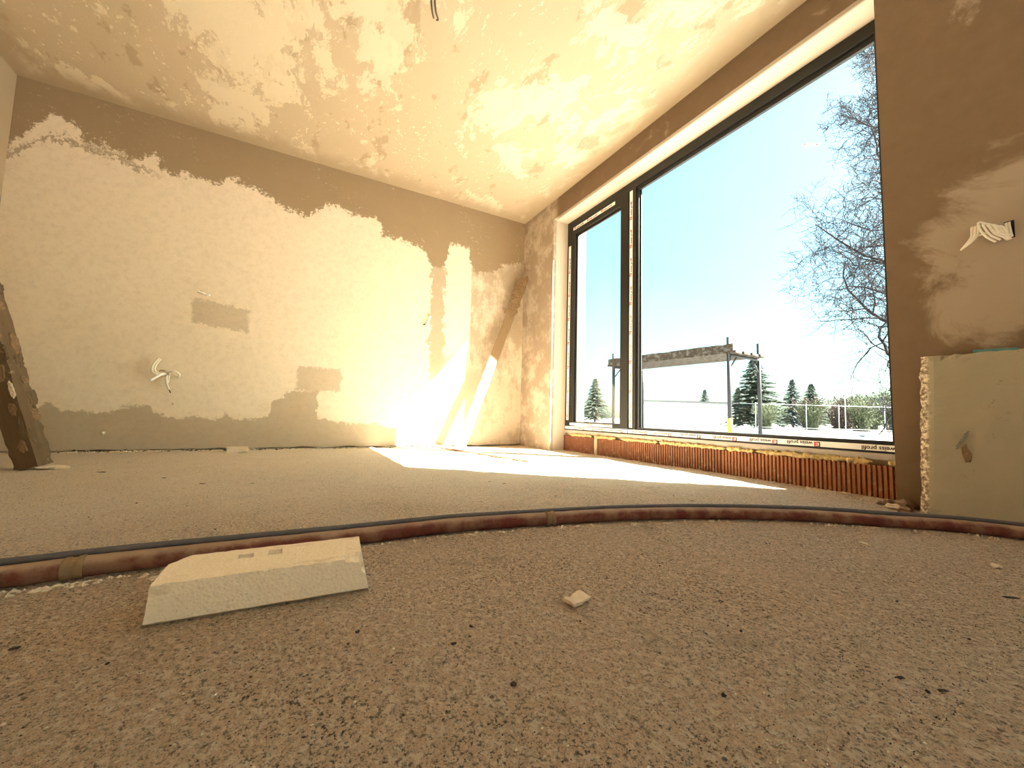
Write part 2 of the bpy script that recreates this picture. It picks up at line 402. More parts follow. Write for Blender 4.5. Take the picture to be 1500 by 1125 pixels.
def glass_mat():
    t = NT('window_glass'); t.t.nodes.remove(t.b)
    tr = t.n('ShaderNodeBsdfTransparent'); gl = t.n('ShaderNodeBsdfGlossy'); gl.inputs['Roughness'].default_value = 0.02
    tr.inputs[0].default_value = (0.96, 0.985, 0.975, 1)
    mx = t.n('ShaderNodeMixShader'); mx.inputs[0].default_value = 0.03
    t.l(tr.outputs[0], mx.inputs[1]); t.l(gl.outputs[0], mx.inputs[2]); t.l(mx.outputs[0], t.out.inputs[0])
    return t.mat

M = dict(
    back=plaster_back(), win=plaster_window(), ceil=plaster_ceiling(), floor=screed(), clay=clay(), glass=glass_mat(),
    mortar=simple('lime_mortar', (0.60, 0.50, 0.37), 0.95, bump=0.5),
    frame=simple('anthracite_frame', (0.013, 0.012, 0.0105), 0.5, var=0.3, bump=0.05, spec=0.35),
    gasket=simple('black_gasket', (0.008, 0.008, 0.008), 0.6, bump=0),
    tape=simple('white_protective_film', (0.90, 0.89, 0.87), 0.5, var=0.05, bump=0.25),
    ink=simple('black_ink', (0.012, 0.012, 0.012), 0.6, bump=0), red=simple('red_ink', (0.55, 0.03, 0.04), 0.6, bump=0),
    membrane=simple('grey_membrane', (0.40, 0.36, 0.31), 0.7, bump=0.25),
    foam=simple('yellow_pu_foam', (0.62, 0.46, 0.21), 0.85, var=0.4, scale=110, bump=0.5),
    white_cable=simple('white_cable_sheath', (0.80, 0.74, 0.63), 0.5, var=0.08, bump=0.05),
    dark_cable=simple('dark_rubber_cable', (0.10, 0.09, 0.088), 0.6, var=0.4, scale=45),
    blue_wire=simple('dark_wire', (0.10, 0.07, 0.05), 0.5, bump=0), copper=simple('bare_copper', (0.55, 0.25, 0.12), 0.35, 1.0, bump=0),
    tealm=simple('teal_plastic', (0.10, 0.25, 0.235), 0.5, bump=0.1),
    crumb_dark=simple('dark_crumb', (0.07, 0.048, 0.032), 0.95, var=0.4, scale=90, bump=0.5),
    crumb_light=simple('light_crumb', (0.66, 0.54, 0.39), 0.95, var=0.2, scale=90, bump=0.5),
    crumb_brown=simple('brown_rubble', (0.26, 0.16, 0.095), 0.95, var=0.4, scale=50, bump=0.6),
    steel=simple('galvanised_steel', (0.020, 0.021, 0.024), 0.6, 0.0, var=0.3, bump=0.1),
    white_paint=simple('white_render', (0.60, 0.60, 0.59), 0.9, var=0.03),
    dark_line=simple('dark_coping', (0.05, 0.055, 0.06), 0.8),
    bark=simple('bare_bark', (0.017, 0.015, 0.020), 0.95, var=0.35, scale=9, bump=0.4),
    needle=simple('conifer_needles', (0.036, 0.050, 0.036), 0.85, var=0.6, scale=3, bump=0),
    needle2=simple('blueish_needles', (0.046, 0.062, 0.062), 0.85, var=0.5, scale=3, bump=0),
    twig=simple('brown_twigs', (0.085, 0.060, 0.050), 0.9, var=0.6, scale=2, bump=0),
    twig2=simple('dull_green_leaves', (0.066, 0.078, 0.042), 0.9, var=0.6, scale=2, bump=0),
    wire=simple('pale_fence_steel', (0.55, 0.57, 0.58), 0.6, bump=0),
    yellow=simple('yellow_paint', (0.65, 0.50, 0.05), 0.6, bump=0),
    oldwood=timber('weathered_planks', (0.016, 0.011, 0.008), (0.055, 0.036, 0.022), (0.11, 0.10, 0.085), 0.50, 1),
    beam=timber('crusted_beam', (0.085, 0.055, 0.030), (0.21, 0.145, 0.085), (0.42, 0.33, 0.22), 0.60, 2),
    board=timber('pale_board', (0.20, 0.125, 0.065), (0.36, 0.24, 0.135), (0.50, 0.39, 0.25), 0.62, 2),
    crust=simple('dried_plaster_crust', (0.24, 0.155, 0.085), 0.95, var=0.45, scale=28, bump=0.8),
    batten=timber('reddish_batten', (0.36, 0.18, 0.12), (0.55, 0.36, 0.26), (0.70, 0.58, 0.44), 0.52, 1),
)
def terrace_mat():
    t = NT('pale_ground'); n = t.noise(0.7, 8, 0.65)
    t.color(t.mix(n, (0.22, 0.225, 0.22), (0.34, 0.345, 0.34))); t.bump(t.noise(14, 6, 0.7), 0.3, 0.02)
    return t.set(0.95, 0, 0.1)
M['ground'] = terrace_mat()

# ------------------------------------------------------------------ the room shell
def graded(a, b, cuts):
    """coordinates from a to b; cuts = [(limit, step)...]"""
    out = [a]; 
    for lim, st in cuts:
        s0 = out[-1]; n = max(1, round((lim - s0) / st))
        out += [s0 + (lim - s0) * k / n for k in range(1, n + 1)]
    return out

xs = graded(-L - 0.05, 0, [(-0.7, 0.05), (1.7, 0.0125), (2.68, 0.02)])
ys = graded(YN - 0.05, 0, [(0.15, 0.06), (1.35, 0.0125), (2.2, 0.02), (D + 0.06, 0.035)])
def floor_h(x, y):
    p = V((x, y, 0))
    h = 0.0045 * noise.noise(p * 2.2) + 0.0022 * noise.noise(p * 9) + 0.0016 * noise.noise(p * 31) + 0.0012 * noise.noise(p * 75)
    r = noise.noise(V((x * 3 + y * 1.4, y * 9 - x * 3.5, 4)))
    return h + 0.0014 * abs(r) - 0.001
vs = [(x, y, floor_h(x, y)) for y in ys for x in xs]
nx_ = len(xs)
fs = [(j * nx_ + i, j * nx_ + i + 1, (j + 1) * nx_ + i + 1, (j + 1) * nx_ + i) for j in range(len(ys) - 1) for i in range(nx_ - 1)]
me = bpy.data.meshes.new('floor'); me.from_pydata(vs, [], fs); me.update()
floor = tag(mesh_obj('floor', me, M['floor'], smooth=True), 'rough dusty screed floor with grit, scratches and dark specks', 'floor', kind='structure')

bm = bmesh.new()      # the plaster stops a finger above the floor and leaves a dark gap
box(bm, -L - 0.3, 2.9, D + 0.058, D + 0.3, -0.1, H + 0.1)
NX = 260
low = [(-L - 0.3 + (W + 0.05 + L + 0.3) * i / NX) for i in range(NX + 1)]
fa = [bm.verts.new((x, D, 0.014 + 0.022 * noise.noise(V((x * 5, 1, 0))) + 0.014 * noise.noise(V((x * 41, 3, 0))))) for x in low]
fb = [bm.verts.new((x, D + 0.06, v.co.z)) for x, v in zip(low, fa)]
ft = [bm.verts.new((x, D, H + 0.02)) for x in low]
for i in range(NX):
    bm.faces.new((fa[i], fa[i + 1], ft[i + 1], ft[i])); bm.faces.new((fb[i], fb[i + 1], fa[i + 1], fa[i]))
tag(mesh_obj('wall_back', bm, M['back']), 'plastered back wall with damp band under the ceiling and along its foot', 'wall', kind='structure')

bx('wall_left', (-L - 0.3, -L, YN - 0.3, D + 0.3, -0.1, H + 0.1), M['ceil'])
tag(bpy.data.objects['wall_left'], 'plastered side wall opposite the window', 'wall', kind='structure')
W2 = (-0.5, 1.9, 0.70, 2.40)                      # unseen window added behind the camera for fill light: x0, x1, z0, z1
bm = bmesh.new()
box(bm, -L - 0.3, W2[0], YN - 0.3, YN, -0.1, H + 0.1); box(bm, W2[1], 2.9, YN - 0.3, YN, -0.1, H + 0.1)
box(bm, W2[0], W2[1], YN - 0.3, YN, -0.1, W2[2]); box(bm, W2[0], W2[1], YN - 0.3, YN, W2[3], H + 0.1)
mesh_obj('wall_front', bm, M['ceil'])
tag(bpy.data.objects['wall_front'], 'plastered wall facing the stained back wall', 'wall', kind='structure')
bx('ceiling', (-L - 0.3, 2.9, YN - 0.3, D + 0.3, H, H + 0.2), M['ceil'])
tag(bpy.data.objects['ceiling'], 'plastered ceiling with peeling pale flecks and darker patches', 'ceiling', kind='structure')

bm = bmesh.new()
XO = 2.90
box(bm, W, 2.74, JL, D + 0.02, -0.1, H + 0.02)                 # pier towards the back wall
box(bm, W, 2.74, YN - 0.02, JR, -0.1, H + 0.02)                # pier towards the camera
box(bm, W, 2.74, JR, JL, ZH, H + 0.02)                         # lintel
box(bm, 2.74, XO, JL - 0.03, D + 0.3, -0.1, H + 0.1)
box(bm, 2.74, XO, YN - 0.3, JR + 0.05, -0.1, H + 0.1)
box(bm, 2.74, XO, JR + 0.05, JL - 0.03, ZH + 0.08, H + 0.1)
wall_right = tag(mesh_obj('wall_right', bm, M['win']), 'plastered wall around the big window, brown and damp beside it', 'wall', kind='structure')
bm = bmesh.new(); box(bm, 2.668, 2.88, JR - 0.01, JL + 0.01, -0.1, 0.158)
box(bm, 2.695, 2.88, JR - 0.01, JL + 0.01, 0.158, 0.222); mesh_obj('mortar_bed', bm, M['mortar'], wall_right)

# ribbed clay blocks of the parapet under the window
def ribbed(length, height, depth, pitch=0.0215):
    bm = bmesh.new(); n = max(3, int(length / pitch)); prof = []
    for i in range(n):
        a = i * length / n; p = length / n
        prof += [(0.0, a + 0.10 * p), (0.0, a + 0.62 * p), (0.016, a + 0.70 * p), (0.016, a + p)]
    prof = [(0.004, 0.0)] + prof
    prof[-1] = (0.004, length)
    top = [bm.verts.new((x, y, height)) for x, y in prof]; bot = [bm.verts.new((x, y, 0)) for x, y in prof]
    bk = [bm.verts.new(c) for c in ((depth, 0, 0), (depth, length, 0), (depth, length, height), (depth, 0, height))]
    for i in range(len(prof) - 1): bm.faces.new((top[i], top[i + 1], bot[i + 1], bot[i]))
    bm.faces.new([bk[3]] + [bk[2]] + top[::-1]); bm.faces.new([bk[1]] + [bk[0]] + bot)
    bm.faces.new((bk[0], bk[1], bk[2], bk[3]))
    bm.faces.new((bot[0], bk[0], bk[3], top[0])); bm.faces.new((top[-1], bk[2], bk[1], bot[-1]))
    return bm
for a, b, dx in ((0.782, 1.262, 0.0), (1.268, 1.760, 0.002), (1.766, 2.300, -0.001), (2.306, 2.690, 0.002), (2.696, 3.060, 0.0), (3.098, 3.612, 0.003)):
    o = mesh_obj('brick', ribbed(b - a, 0.166, 0.22), M['clay'], wall_right); o.location = (2.640 + dx, a, -0.004)
bm = rough_box(0.03, 0.036, 0.17, 0.012, 0.004, 40, 3); o = mesh_obj('mortar_joint', bm, M['mortar'], wall_right); o.location = (2.658, 3.079, 0)

# ------------------------------------------------------------------ the window
win = empty('window_1', (XF, (JL + JR) / 2, 0.22)); tag(win, 'wide black framed window with narrow casement and large fixed pane', 'window', kind='structure')
inv = Matrix.Translation(-V(win.location))
def wpart(name, dims, mat, parent=None, bevel=0.0):
    p = parent or win
    base = V(win.location)
    d = (dims[0] - base.x, dims[1] - base.x, dims[2] - base.y, dims[3] - base.y, dims[4] - base.z, dims[5] - base.z)
    return bx(name, d, mat, p, bevel)
ZB = 0.226
wpart('top_rail', (XF, 2.74, JR, JL, 2.505, ZH - 0.002), M['frame'], bevel=0.003)
wpart('top_bead', (XF + 0.016, 2.70, JR + 0.07, 2.565, 2.468, 2.505), M['frame'], bevel=0.003)
wpart('bottom_rail', (XF, 2.74, JR, JL, ZB, 0.268), M['frame'], bevel=0.003)
wpart('bottom_bead', (XF + 0.010, 2.72, JR + 0.06, 2.575, 0.268, 0.287), M['frame'], bevel=0.002)
wpart('side_rail', (XF, 2.74, 3.535, JL, 0.268, 2.505), M['frame'], bevel=0.003)
wpart('side_rail', (XF, 2.74, JR, JR + 0.07, 0.268, 2.505), M['frame'], bevel=0.003)
wpart('mullion', (XF, 2.74, 2.575, 2.665, 0.268, 2.505), M['frame'], bevel=0.003)
wpart('glazing_bead', (XF + 0.012, 2.70, 2.548, 2.575, 0.285, 2.47), M['frame'], bevel=0.003)
wpart('gasket', (2.690, 2.700, 2.536, 2.549, 0.285, 2.47), M['gasket'])
wpart('pane', (2.700, 2.706, JR + 0.06, 2.565, 0.275, 2.49), M['glass'])
sash = wpart('sash', (XF - 0.004, 2.71, 3.462, 3.528, 0.272, 2.50), M['frame'], bevel=0.003)
def spart(name, dims, mat, bevel=0.0): return wpart(name, dims, mat, sash, bevel)
spart('sash_stile', (XF - 0.006, 2.71, 2.662, 2.762, 0.272, 2.50), M['frame'], bevel=0.003)
spart('sash_rail', (XF - 0.005, 2.71, 2.762, 3.462, 2.405, 2.50), M['frame'], bevel=0.003)
spart('sash_rail', (XF - 0.005, 2.71, 2.762, 3.462, 0.272, 0.316), M['frame'], bevel=0.003)
spart('sash_bead', (XF + 0.014, 2.69, 3.440, 3.463, 0.316, 2.405), M['frame'], bevel=0.003)
spart('sash_bead', (XF + 0.014, 2.69, 2.775, 3.440, 2.378, 2.405), M['frame'], bevel=0.003)
spart('pane', (2.692, 2.698, 2.755, 3.45, 0.31, 2.41), M['glass'])

def text_mesh(body, size, bold=0.02):
    cu = bpy.data.curves.new('lettering', 'FONT'); cu.body = body; cu.size = size; cu.offset = bold * size; cu.extrude = 0.0002
    cu.resolution_u = 3
    ob = bpy.data.objects.new('lettering_tmp', cu); COL.objects.link(ob)
    bpy.context.view_layer.update()
    me = bpy.data.meshes.new_from_object(ob.evaluated_get(bpy.context.evaluated_depsgraph_get()))
    bpy.data.objects.remove(ob); bpy.data.curves.remove(cu)
    me.materials.clear(); me.materials.append(M['ink'])
    return me
LET = text_mesh('weiss profil', 0.030)
LETW = max(v.co.x for v in LET.vertices)
bm = bmesh.new()
for x0, x1, y0, y1 in ((0, .022, 0, .005), (0, .006, 0, .026), (.0, .022, .021, .026)): box(bm, x0, x1, y0, y1, 0, .0004)
LOGO_B = bpy.data.meshes.new('logo'); bm.to_mesh(LOGO_B); bm.free(); LOGO_B.materials.append(M['ink'])
bm = bmesh.new()
for x0, x1, y0, y1 in ((.010, .030, .010, .016), (.024, .030, 0, .026), (.012, .024, 0, .006), (.012, .024, .021, .026)): box(bm, x0, x1, y0, y1, .0004, .0008)
LOGO_R = bpy.data.meshes.new('logo_mark'); bm.to_mesh(LOGO_R); bm.free(); LOGO_R.materials.append(M['red'])
def film(name, dims, spots, mode, s=1.0):
    """white film strip on the frame with its repeated print"""
    tp = wpart(name, dims, M['tape'])
    base = V(win.location)
    for y, z in spots:
        if mode == 'down': rot = Matrix(((0, 0, -1), (1, 0, 0), (0, -1, 0)))       # upside down seen from the room
        elif mode == 'up': rot = Matrix(((0, 0, -1), (0, 1, 0), (1, 0, 0)))        # running up the mullion
        else: rot = Matrix(((0, 0, -1), (-1, 0, 0), (0, 1, 0)))
        for nm, me, dx in (('lettering', LET, 0.038), ('logo', LOGO_B, 0.0), ('logo_mark', LOGO_R, 0.0)):
            o = mesh_obj(nm, me, None, tp)
            mw = Matrix.Translation(V((dims[0] - 0.0006, y, z)) - base) @ rot.to_4x4() @ Matrix.Scale(s, 4) @ Matrix.Translation((dx, 0, 0))
            o.matrix_local = mw
    return tp
film('protective_film', (XF - 0.0015, XF + 0.002, JR + 0.01, 2.66, 0.2345, 0.266),
     [(0.80, 0.257), (1.165, 0.2615), (1.395, 0.258), (1.655, 0.258), (1.93, 0.2615), (2.19, 0.258), (2.44, 0.258)], 'down')
film('protective_film', (XF - 0.0015, XF + 0.002, 2.67, JL - 0.01, 0.2345, 0.264), [(2.72, 0.2585), (2.98, 0.256), (3.27, 0.2585)], 'down')
film('protective_film', (XF - 0.0075, XF - 0.005, 2.86, 3.515, 0.276, 0.302), [(2.90, 0.300), (3.15, 0.300)], 'down', 0.8)
film('protective_film', (XF - 0.0015, XF + 0.002, 2.612, 2.648, 0.285, 2.49), [(2.619, 0.32 + 0.27 * k) for k in range(8)], 'up')
film('protective_film', (XF - 0.0015, XF + 0.002, 3.548, 3.588, 0.33, 2.30), [(3.554, 0.36 + 0.27 * k) for k in range(7)], 'up')
film('protective_film', (XF - 0.0075, XF - 0.005, 2.84, 3.50, 2.456, 2.488), [(3.48 - 0.22 * k, 2.461) for k in range(3)], 'flat', 0.9)
# sealing membrane and foam bead below the frame
wpart('sill_membrane', (XF - 0.006, 2.73, JR, JL, 0.188, ZB - 0.003), M['membrane'], bevel=0.004)
wpart('shadow_joint', (XF - 0.003, 2.70, JR, JL, ZB - 0.003, ZB + 0.008), M['gasket'])
def foam_bead(y0, y1, seed):
    pts = []; n = int((y1 - y0) / 0.006)
    for i in range(n + 1):
        y = y0 + (y1 - y0) * i / n
        pts.append(V((2.646 + 0.008 * noise.noise(V((y * 26, seed, 0))), y, 0.177 + 0.006 * noise.noise(V((y * 33, 0, seed))))) - V(win.location))
    bm = bmesh.new()
    tube(bm, pts, lambda t: (0.0125 + 0.010 * noise.noise(V((t * (y1 - y0) * 75, seed, 2)))) * min(1, 0.35 + 14 * min(t, 1 - t)), 12, True, 0.9, seed, 130)
    mesh_obj('foam_bead', bm, M['foam'], win, True)
for i, (a, b) in enumerate(((0.79, 0.865), (0.93, 1.52), (1.54, 1.72), (1.73, 2.30), (2.32, 2.74), (2.80, 3.10), (3.14, 3.50))): foam_bead(a, b, i * 3.3)
# dried splash on the fixed pane
bm = bmesh.new()
for i in range(9):
    c = V((2.699, 1.185 + 0.055 * (i / 8 - 0.5) * 2 * 0.8, 2.085 + 0.05 * (i / 8 - 0.5) + 0.008 * rnd.uniform(-1, 1)))
    box(bm, c.x - 0.001 - 2.66, c.x + 0.001 - 2.66, c.y - rnd.uniform(.003, .012) - win.location.y, c.y + rnd.uniform(.003, .012) - win.location.y, c.z - 0.0025 - win.location.z, c.z + 0.0025 - win.location.z)
mesh_obj('dried_splash', bm, M['crumb_light'], win)

fill_win = empty('fill_window', ((W2[0] + W2[1]) / 2, YN - 0.2, W2[2])); tag(fill_win, 'added unseen black framed window letting fill daylight in, facing the stained wall', 'window', kind='structure')  # added out of view to brighten the floor and the block's front
hw, hh_ = (W2[1] - W2[0]) / 2, W2[3] - W2[2]
for nm, d in (('side_rail', (-hw, -hw + 0.07, -0.04, 0.04, 0.07, hh_ - 0.07)), ('side_rail', (hw - 0.07, hw, -0.04, 0.04, 0.07, hh_ - 0.07)), ('top_rail', (-hw, hw, -0.04, 0.04, hh_ - 0.07, hh_)),
              ('bottom_rail', (-hw, hw, -0.04, 0.04, 0, 0.07)), ('mullion', (-0.045, 0.045, -0.04, 0.04, 0.07, hh_ - 0.07))):
    bx(nm, d, M['frame'], fill_win, 0.003)
for sg in (-1, 1): bx('pane', (min(sg * 0.045, sg * (hw - 0.07)), max(sg * 0.045, sg * (hw - 0.07)), -0.003, 0.003, 0.07, hh_ - 0.07), M['glass'], fill_win)

# ------------------------------------------------------------------ aerated concrete offcut on the floor
def block():
    prof = [(-0.190, 0.890), (0.143, 0.884), (0.158, 1.030), (-0.158, 1.035), (-0.188, 0.992)]
    botp = [(-0.196, 0.893), (0.161, 0.884), (0.165, 1.032), (-0.160, 1.037), (-0.190, 0.992)]
    zt = 0.069
    c0 = V((0.0, 0.96, 0))
    bm = bmesh.new()
    b = [bm.verts.new((x - c0.x, y - c0.y, 0)) for x, y in botp]; tp = [bm.verts.new((x - c0.x, y - c0.y, zt)) for x, y in prof]
    bm.faces.new(b[::-1]); bm.faces.new(tp)
    for i in range(5): bm.faces.new((b[i], b[(i + 1) % 5], tp[(i + 1) % 5], tp[i]))
    # two finger slots: cut the top into a grid first, then push cells down
    for ax, vals in ((0, [k * 0.0085 - 0.196 for k in range(1, 43)]), (1, [k * 0.0085 - 0.08 for k in range(1, 19)])):
        for vv in vals:
            co = [0, 0, 0]; no = [0, 0, 0]; co[ax] = vv; no[ax] = 1
            bmesh.ops.bisect_plane(bm, geom=bm.verts[:] + bm.edges[:] + bm.faces[:], plane_co=co, plane_no=no)
    for zz in (0.006, 0.012, 0.024, 0.036, 0.048, 0.060):
        bmesh.ops.bisect_plane(bm, geom=bm.verts[:] + bm.edges[:] + bm.faces[:], plane_co=(0, 0, zz), plane_no=(0, 0, 1))
    bm.normal_update()
    for hx, hy in ((-0.066, 0.028), (-0.011, 0.030)):
        fsel = [f for f in bm.faces if f.normal.z > 0.9 and f.calc_center_median().z > 0.06 and abs(f.calc_center_median().x - hx) < 0.0125 and abs(f.calc_center_median().y - hy) < 0.0135]
        r = bmesh.ops.extrude_face_region(bm, geom=fsel)
        for v in [g for g in r['geom'] if isinstance(g, bmesh.types.BMVert)]: v.co.z -= 0.024
        bmesh.ops.delete(bm, geom=fsel, context='FACES')
    for v in bm.verts:
        c = v.co.copy()
        if c.z < 1e-4:
            if c.y < -0.055: v.co.y += 0.009
            continue
        v.co += noise.noise_vector(c * 60) * 0.0011
        top_edge = c.z > zt - 1e-4
        side = min(abs(c.y + 0.07), abs(c.x - 0.147 - 0.1 * max(0, c.y + 0.076)))
        if top_edge and side < 0.006:
            k = max(0.0, noise.noise(c * 55 + V((5, 0, 0)))) ** 1.5 * 0.009
            v.co.z -= k; v.co.y += k * 0.5
        if c.x > 0.115 and c.y < -0.045 and c.z > 0.045:        # broken corner
            v.co.z -= 0.006 + 0.010 * abs(noise.noise(c * 40)); v.co.x -= 0.004
    t = NT('aerated_concrete'); n = t.noise(45, 6, 0.7)
    cc = t.mix(t.noise(8, 5, 0.6), (0.76, 0.64, 0.46), (0.86, 0.75, 0.565))
    st = t.math('MULTIPLY', t.step(t.noise(13, 6, 0.7, vec=t.scale(None, (0.5, 1.6, 1))), 0.56, 0.66), 0.35)
    cc = t.mix(st, cc, (0.42, 0.30, 0.18))
    cc = t.mix(t.math('MULTIPLY', t.math('SUBTRACT', 1.0, t.step(t.voro(150), 0.12, 0.3)), 0.35), cc, (0.40, 0.31, 0.21))
    t.color(cc); t.bump(t.math('ADD', n, t.voro(160)), 0.35, 0.003)
    o = mesh_obj('concrete_block', bm, t.set(0.95, 0, 0.15)); o.location = c0 + V((0, 0, 0.0015))
    return tag(o, 'pale aerated concrete offcut with two square slots, lying against the hose', 'block')
block()

# ------------------------------------------------------------------ hose and cable across the floor
hose_pts = [(-1.75, 1.02), (-1.2, 1.12), (-0.8, 1.185), (-0.475, 1.200), (-0.385, 1.208), (-0.279, 1.211), (-0.05, 1.205), (0.171, 1.199), (0.424, 1.200), (0.60, 1.178), (0.786, 1.147), (1.018, 1.103), (1.275, 1.024),
            (1.47, 0.938), (1.663, 0.834), (1.80, 0.735), (1.895, 0.645), (2.055, 0.512), (2.155, 0.37), (2.215, 0.18), (2.20, -0.05), (2.05, -0.35), (1.7, -0.75), (1.2, -1.05)]
HR = 0.0215
def hose_mat():
    t = NT('dusty_red_hose'); n = t.noise(9, 7, 0.7); f = t.noise(60, 5, 0.7)
    nz = t.xyz(t.n('ShaderNodeNewGeometry').outputs['Normal'])[2]
    c = t.mix(f, (0.085, 0.016, 0.011), (0.17, 0.045, 0.026))
    c = t.mix(t.math('MULTIPLY', t.step(n, 0.42, 0.62), 0.55), c, (0.30, 0.19, 0.115))
    dust = t.math('MULTIPLY', t.step(t.math('ADD', nz, t.math('MULTIPLY', t.math('SUBTRACT', n, 0.5), 1.2)), 0.35, 1.0), 0.6)
    t.color(t.mix(dust, c, (0.42, 0.31, 0.21)))
    t.bump(t.math('ADD', f, n), 0.35, 0.004)
    return t.set(0.7, 0, 0.3)
M['hose'] = hose_mat()
hp = smooth_path([V((x, y, HR + 0.001)) for x, y in hose_pts], 8)
root = empty('plaster_hose', hp[0]); tag(root, 'thick dusty red hose curving across the whole floor', 'hose')
off = -V(hp[0])
bm = bmesh.new(); tube(bm, [p + off for p in hp], HR, 14, True, 0.06)
mesh_obj('hose_tube', bm, M['hose'], root, True)
for k, (cx, cyy) in enumerate(((-0.388, 1.208), (0.79, 1.146))):
    i = min(range(len(hp)), key=lambda j: (hp[j].x - cx) ** 2 + (hp[j].y - cyy) ** 2)
    d = (hp[i + 1] - hp[i - 1]).normalized(); c = hp[i] + off
    bm = bmesh.new()
    tube(bm, [c - d * 0.017, c - d * 0.015, c - d * 0.006, c - d * 0.004, c + d * 0.004, c + d * 0.006, c + d * 0.015, c + d * 0.017],
         lambda t: (HR + (0.0028 if 0.1 < t < 0.4 or 0.6 < t < 0.9 else 0.0006)), 16, True, 0.15)
    mesh_obj('coupling', bm, M['crust'], root, True)
cp = []
for i, p in enumerate(hp):
    d = (hp[min(i + 1, len(hp) - 1)] - hp[max(i - 1, 0)]).normalized(); nrm = V((-d.y, d.x, 0))
    if nrm.y < 0 and i < len(hp) * 0.7: nrm = -nrm
    a_ = 0.95 + 0.12 * math.sin(i * 0.06)
    cp.append(V((p.x, p.y, p.z + (HR + 0.0075) * math.sin(a_))) + nrm * (HR + 0.0075) * math.cos(a_))
bm = bmesh.new(); tube(bm, [p - cp[0] for p in cp], 0.0075, 8)
cab = mesh_obj('power_cable', bm, M['dark_cable'], None, True); cab.location = cp[0]
tag(cab, 'thin dark cable lying along the top of the thick hose', 'cable')

# ------------------------------------------------------------------ leaning things
def lean(o, base, top):
    """stand local +Z along base->top"""
    z = (V(top) - V(base)).normalized(); o['_z'] = 0; del o['_z']
    return z

def place_axis(o, base, top, face):
    z = (V(top) - V(base)).normalized(); f = V(face); y = (f - z * f.dot(z)).normalized(); x = y.cross(z)
    mm = Matrix((x, y, z)).transposed().to_4x4(); mm.translation = V(base); o.matrix_world = mm
    bpy.context.view_layer.update()
    o.location, o.rotation_euler = mm.to_translation(), mm.to_euler()

# crusted beam against the left wall
b0, b1 = V((-1.235, 3.235, 0.012)), V((-1.885, 3.27, 2.22))
bl = (b1 - b0).length
beam = empty('timber_beam'); tag(beam, 'dark timber beam crusted with plaster, leaning on the side wall', 'beam')
mesh_obj('beam_shaft', rough_box(0.085, 0.125, bl, 0.03, 0.004, 12, 2, 0.006), M['beam'], beam)
for i in range(22):
    o = mesh_obj('plaster_crust', crust_patch(rnd.uniform(0.012, 0.03), rnd.uniform(0.025, 0.07), rnd.uniform(0.004, 0.010), i * 1.37), M[('crust', 'beam', 'beam', 'crust')[i % 4] if i != 6 else 'crumb_light'], beam)
    if i % 2: o.location = (rnd.uniform(-0.03, 0.03), -0.0615, 0.12 + 0.052 * i)
    else: o.location = (-0.0415, rnd.uniform(-0.055, 0.0), 0.12 + 0.052 * i); o.rotation_euler = (0, 0, -math.pi / 2)
place_axis(beam, b0, b1, (-0.92, 0.40, 0))
# chip of plaster under its foot
bm = rough_box(0.12, 0.05, 0.012, 0.012, 0.006, 30, 5, 0.004)
o = mesh_obj('plaster_chip', bm, M['crumb_light']); o.location = (-1.155, 3.215, 0.004); o.rotation_euler = (0.05, 0.10, 0.2)
tag(o, 'flat pale plaster chip at the foot of the dark beam', 'debris')

# long plasterer's board in the corner
b0, b1 = V((1.575, 3.985, 0.006)), V((2.400, 4.145, 2.04))
bl = (b1 - b0).length
brd = empty('wooden_board'); tag(brd, 'long narrow board with plaster crusted top, leaning in the room corner', 'board')
mesh_obj('board_shaft', rough_box(0.105, 0.042, bl, 0.035, 0.0025, 14, 6, 0.004), M['board'], brd)
for i in range(20):
    o = mesh_obj('plaster_crust', crust_patch(rnd.uniform(0.035, 0.055), rnd.uniform(0.03, 0.06), rnd.uniform(0.005, 0.011), i * 2.3 + 40), M['crust'] if i % 3 else M['board'], brd)
    o.location = (rnd.uniform(-0.03, 0.03), -0.0205, bl - 0.03 - 0.55 * (i / 20) ** 1.1)
place_axis(brd, b0, b1, (0.55, 0.83, 0))

# batten on the floor
bm = rough_box(0.034, 1.50, 0.013, 0.03, 0.003, 16, 8, 0.005)
o = mesh_obj('wooden_batten', bm, M['batten']); o.location = (1.515, 3.45, 0.003); o.rotation_euler = (0, 0, math.atan2(-(1.667 - 1.362), 2.735 - 4.18) + math.pi)
tag(o, 'thin reddish batten lying on the sunlit floor', 'batten')

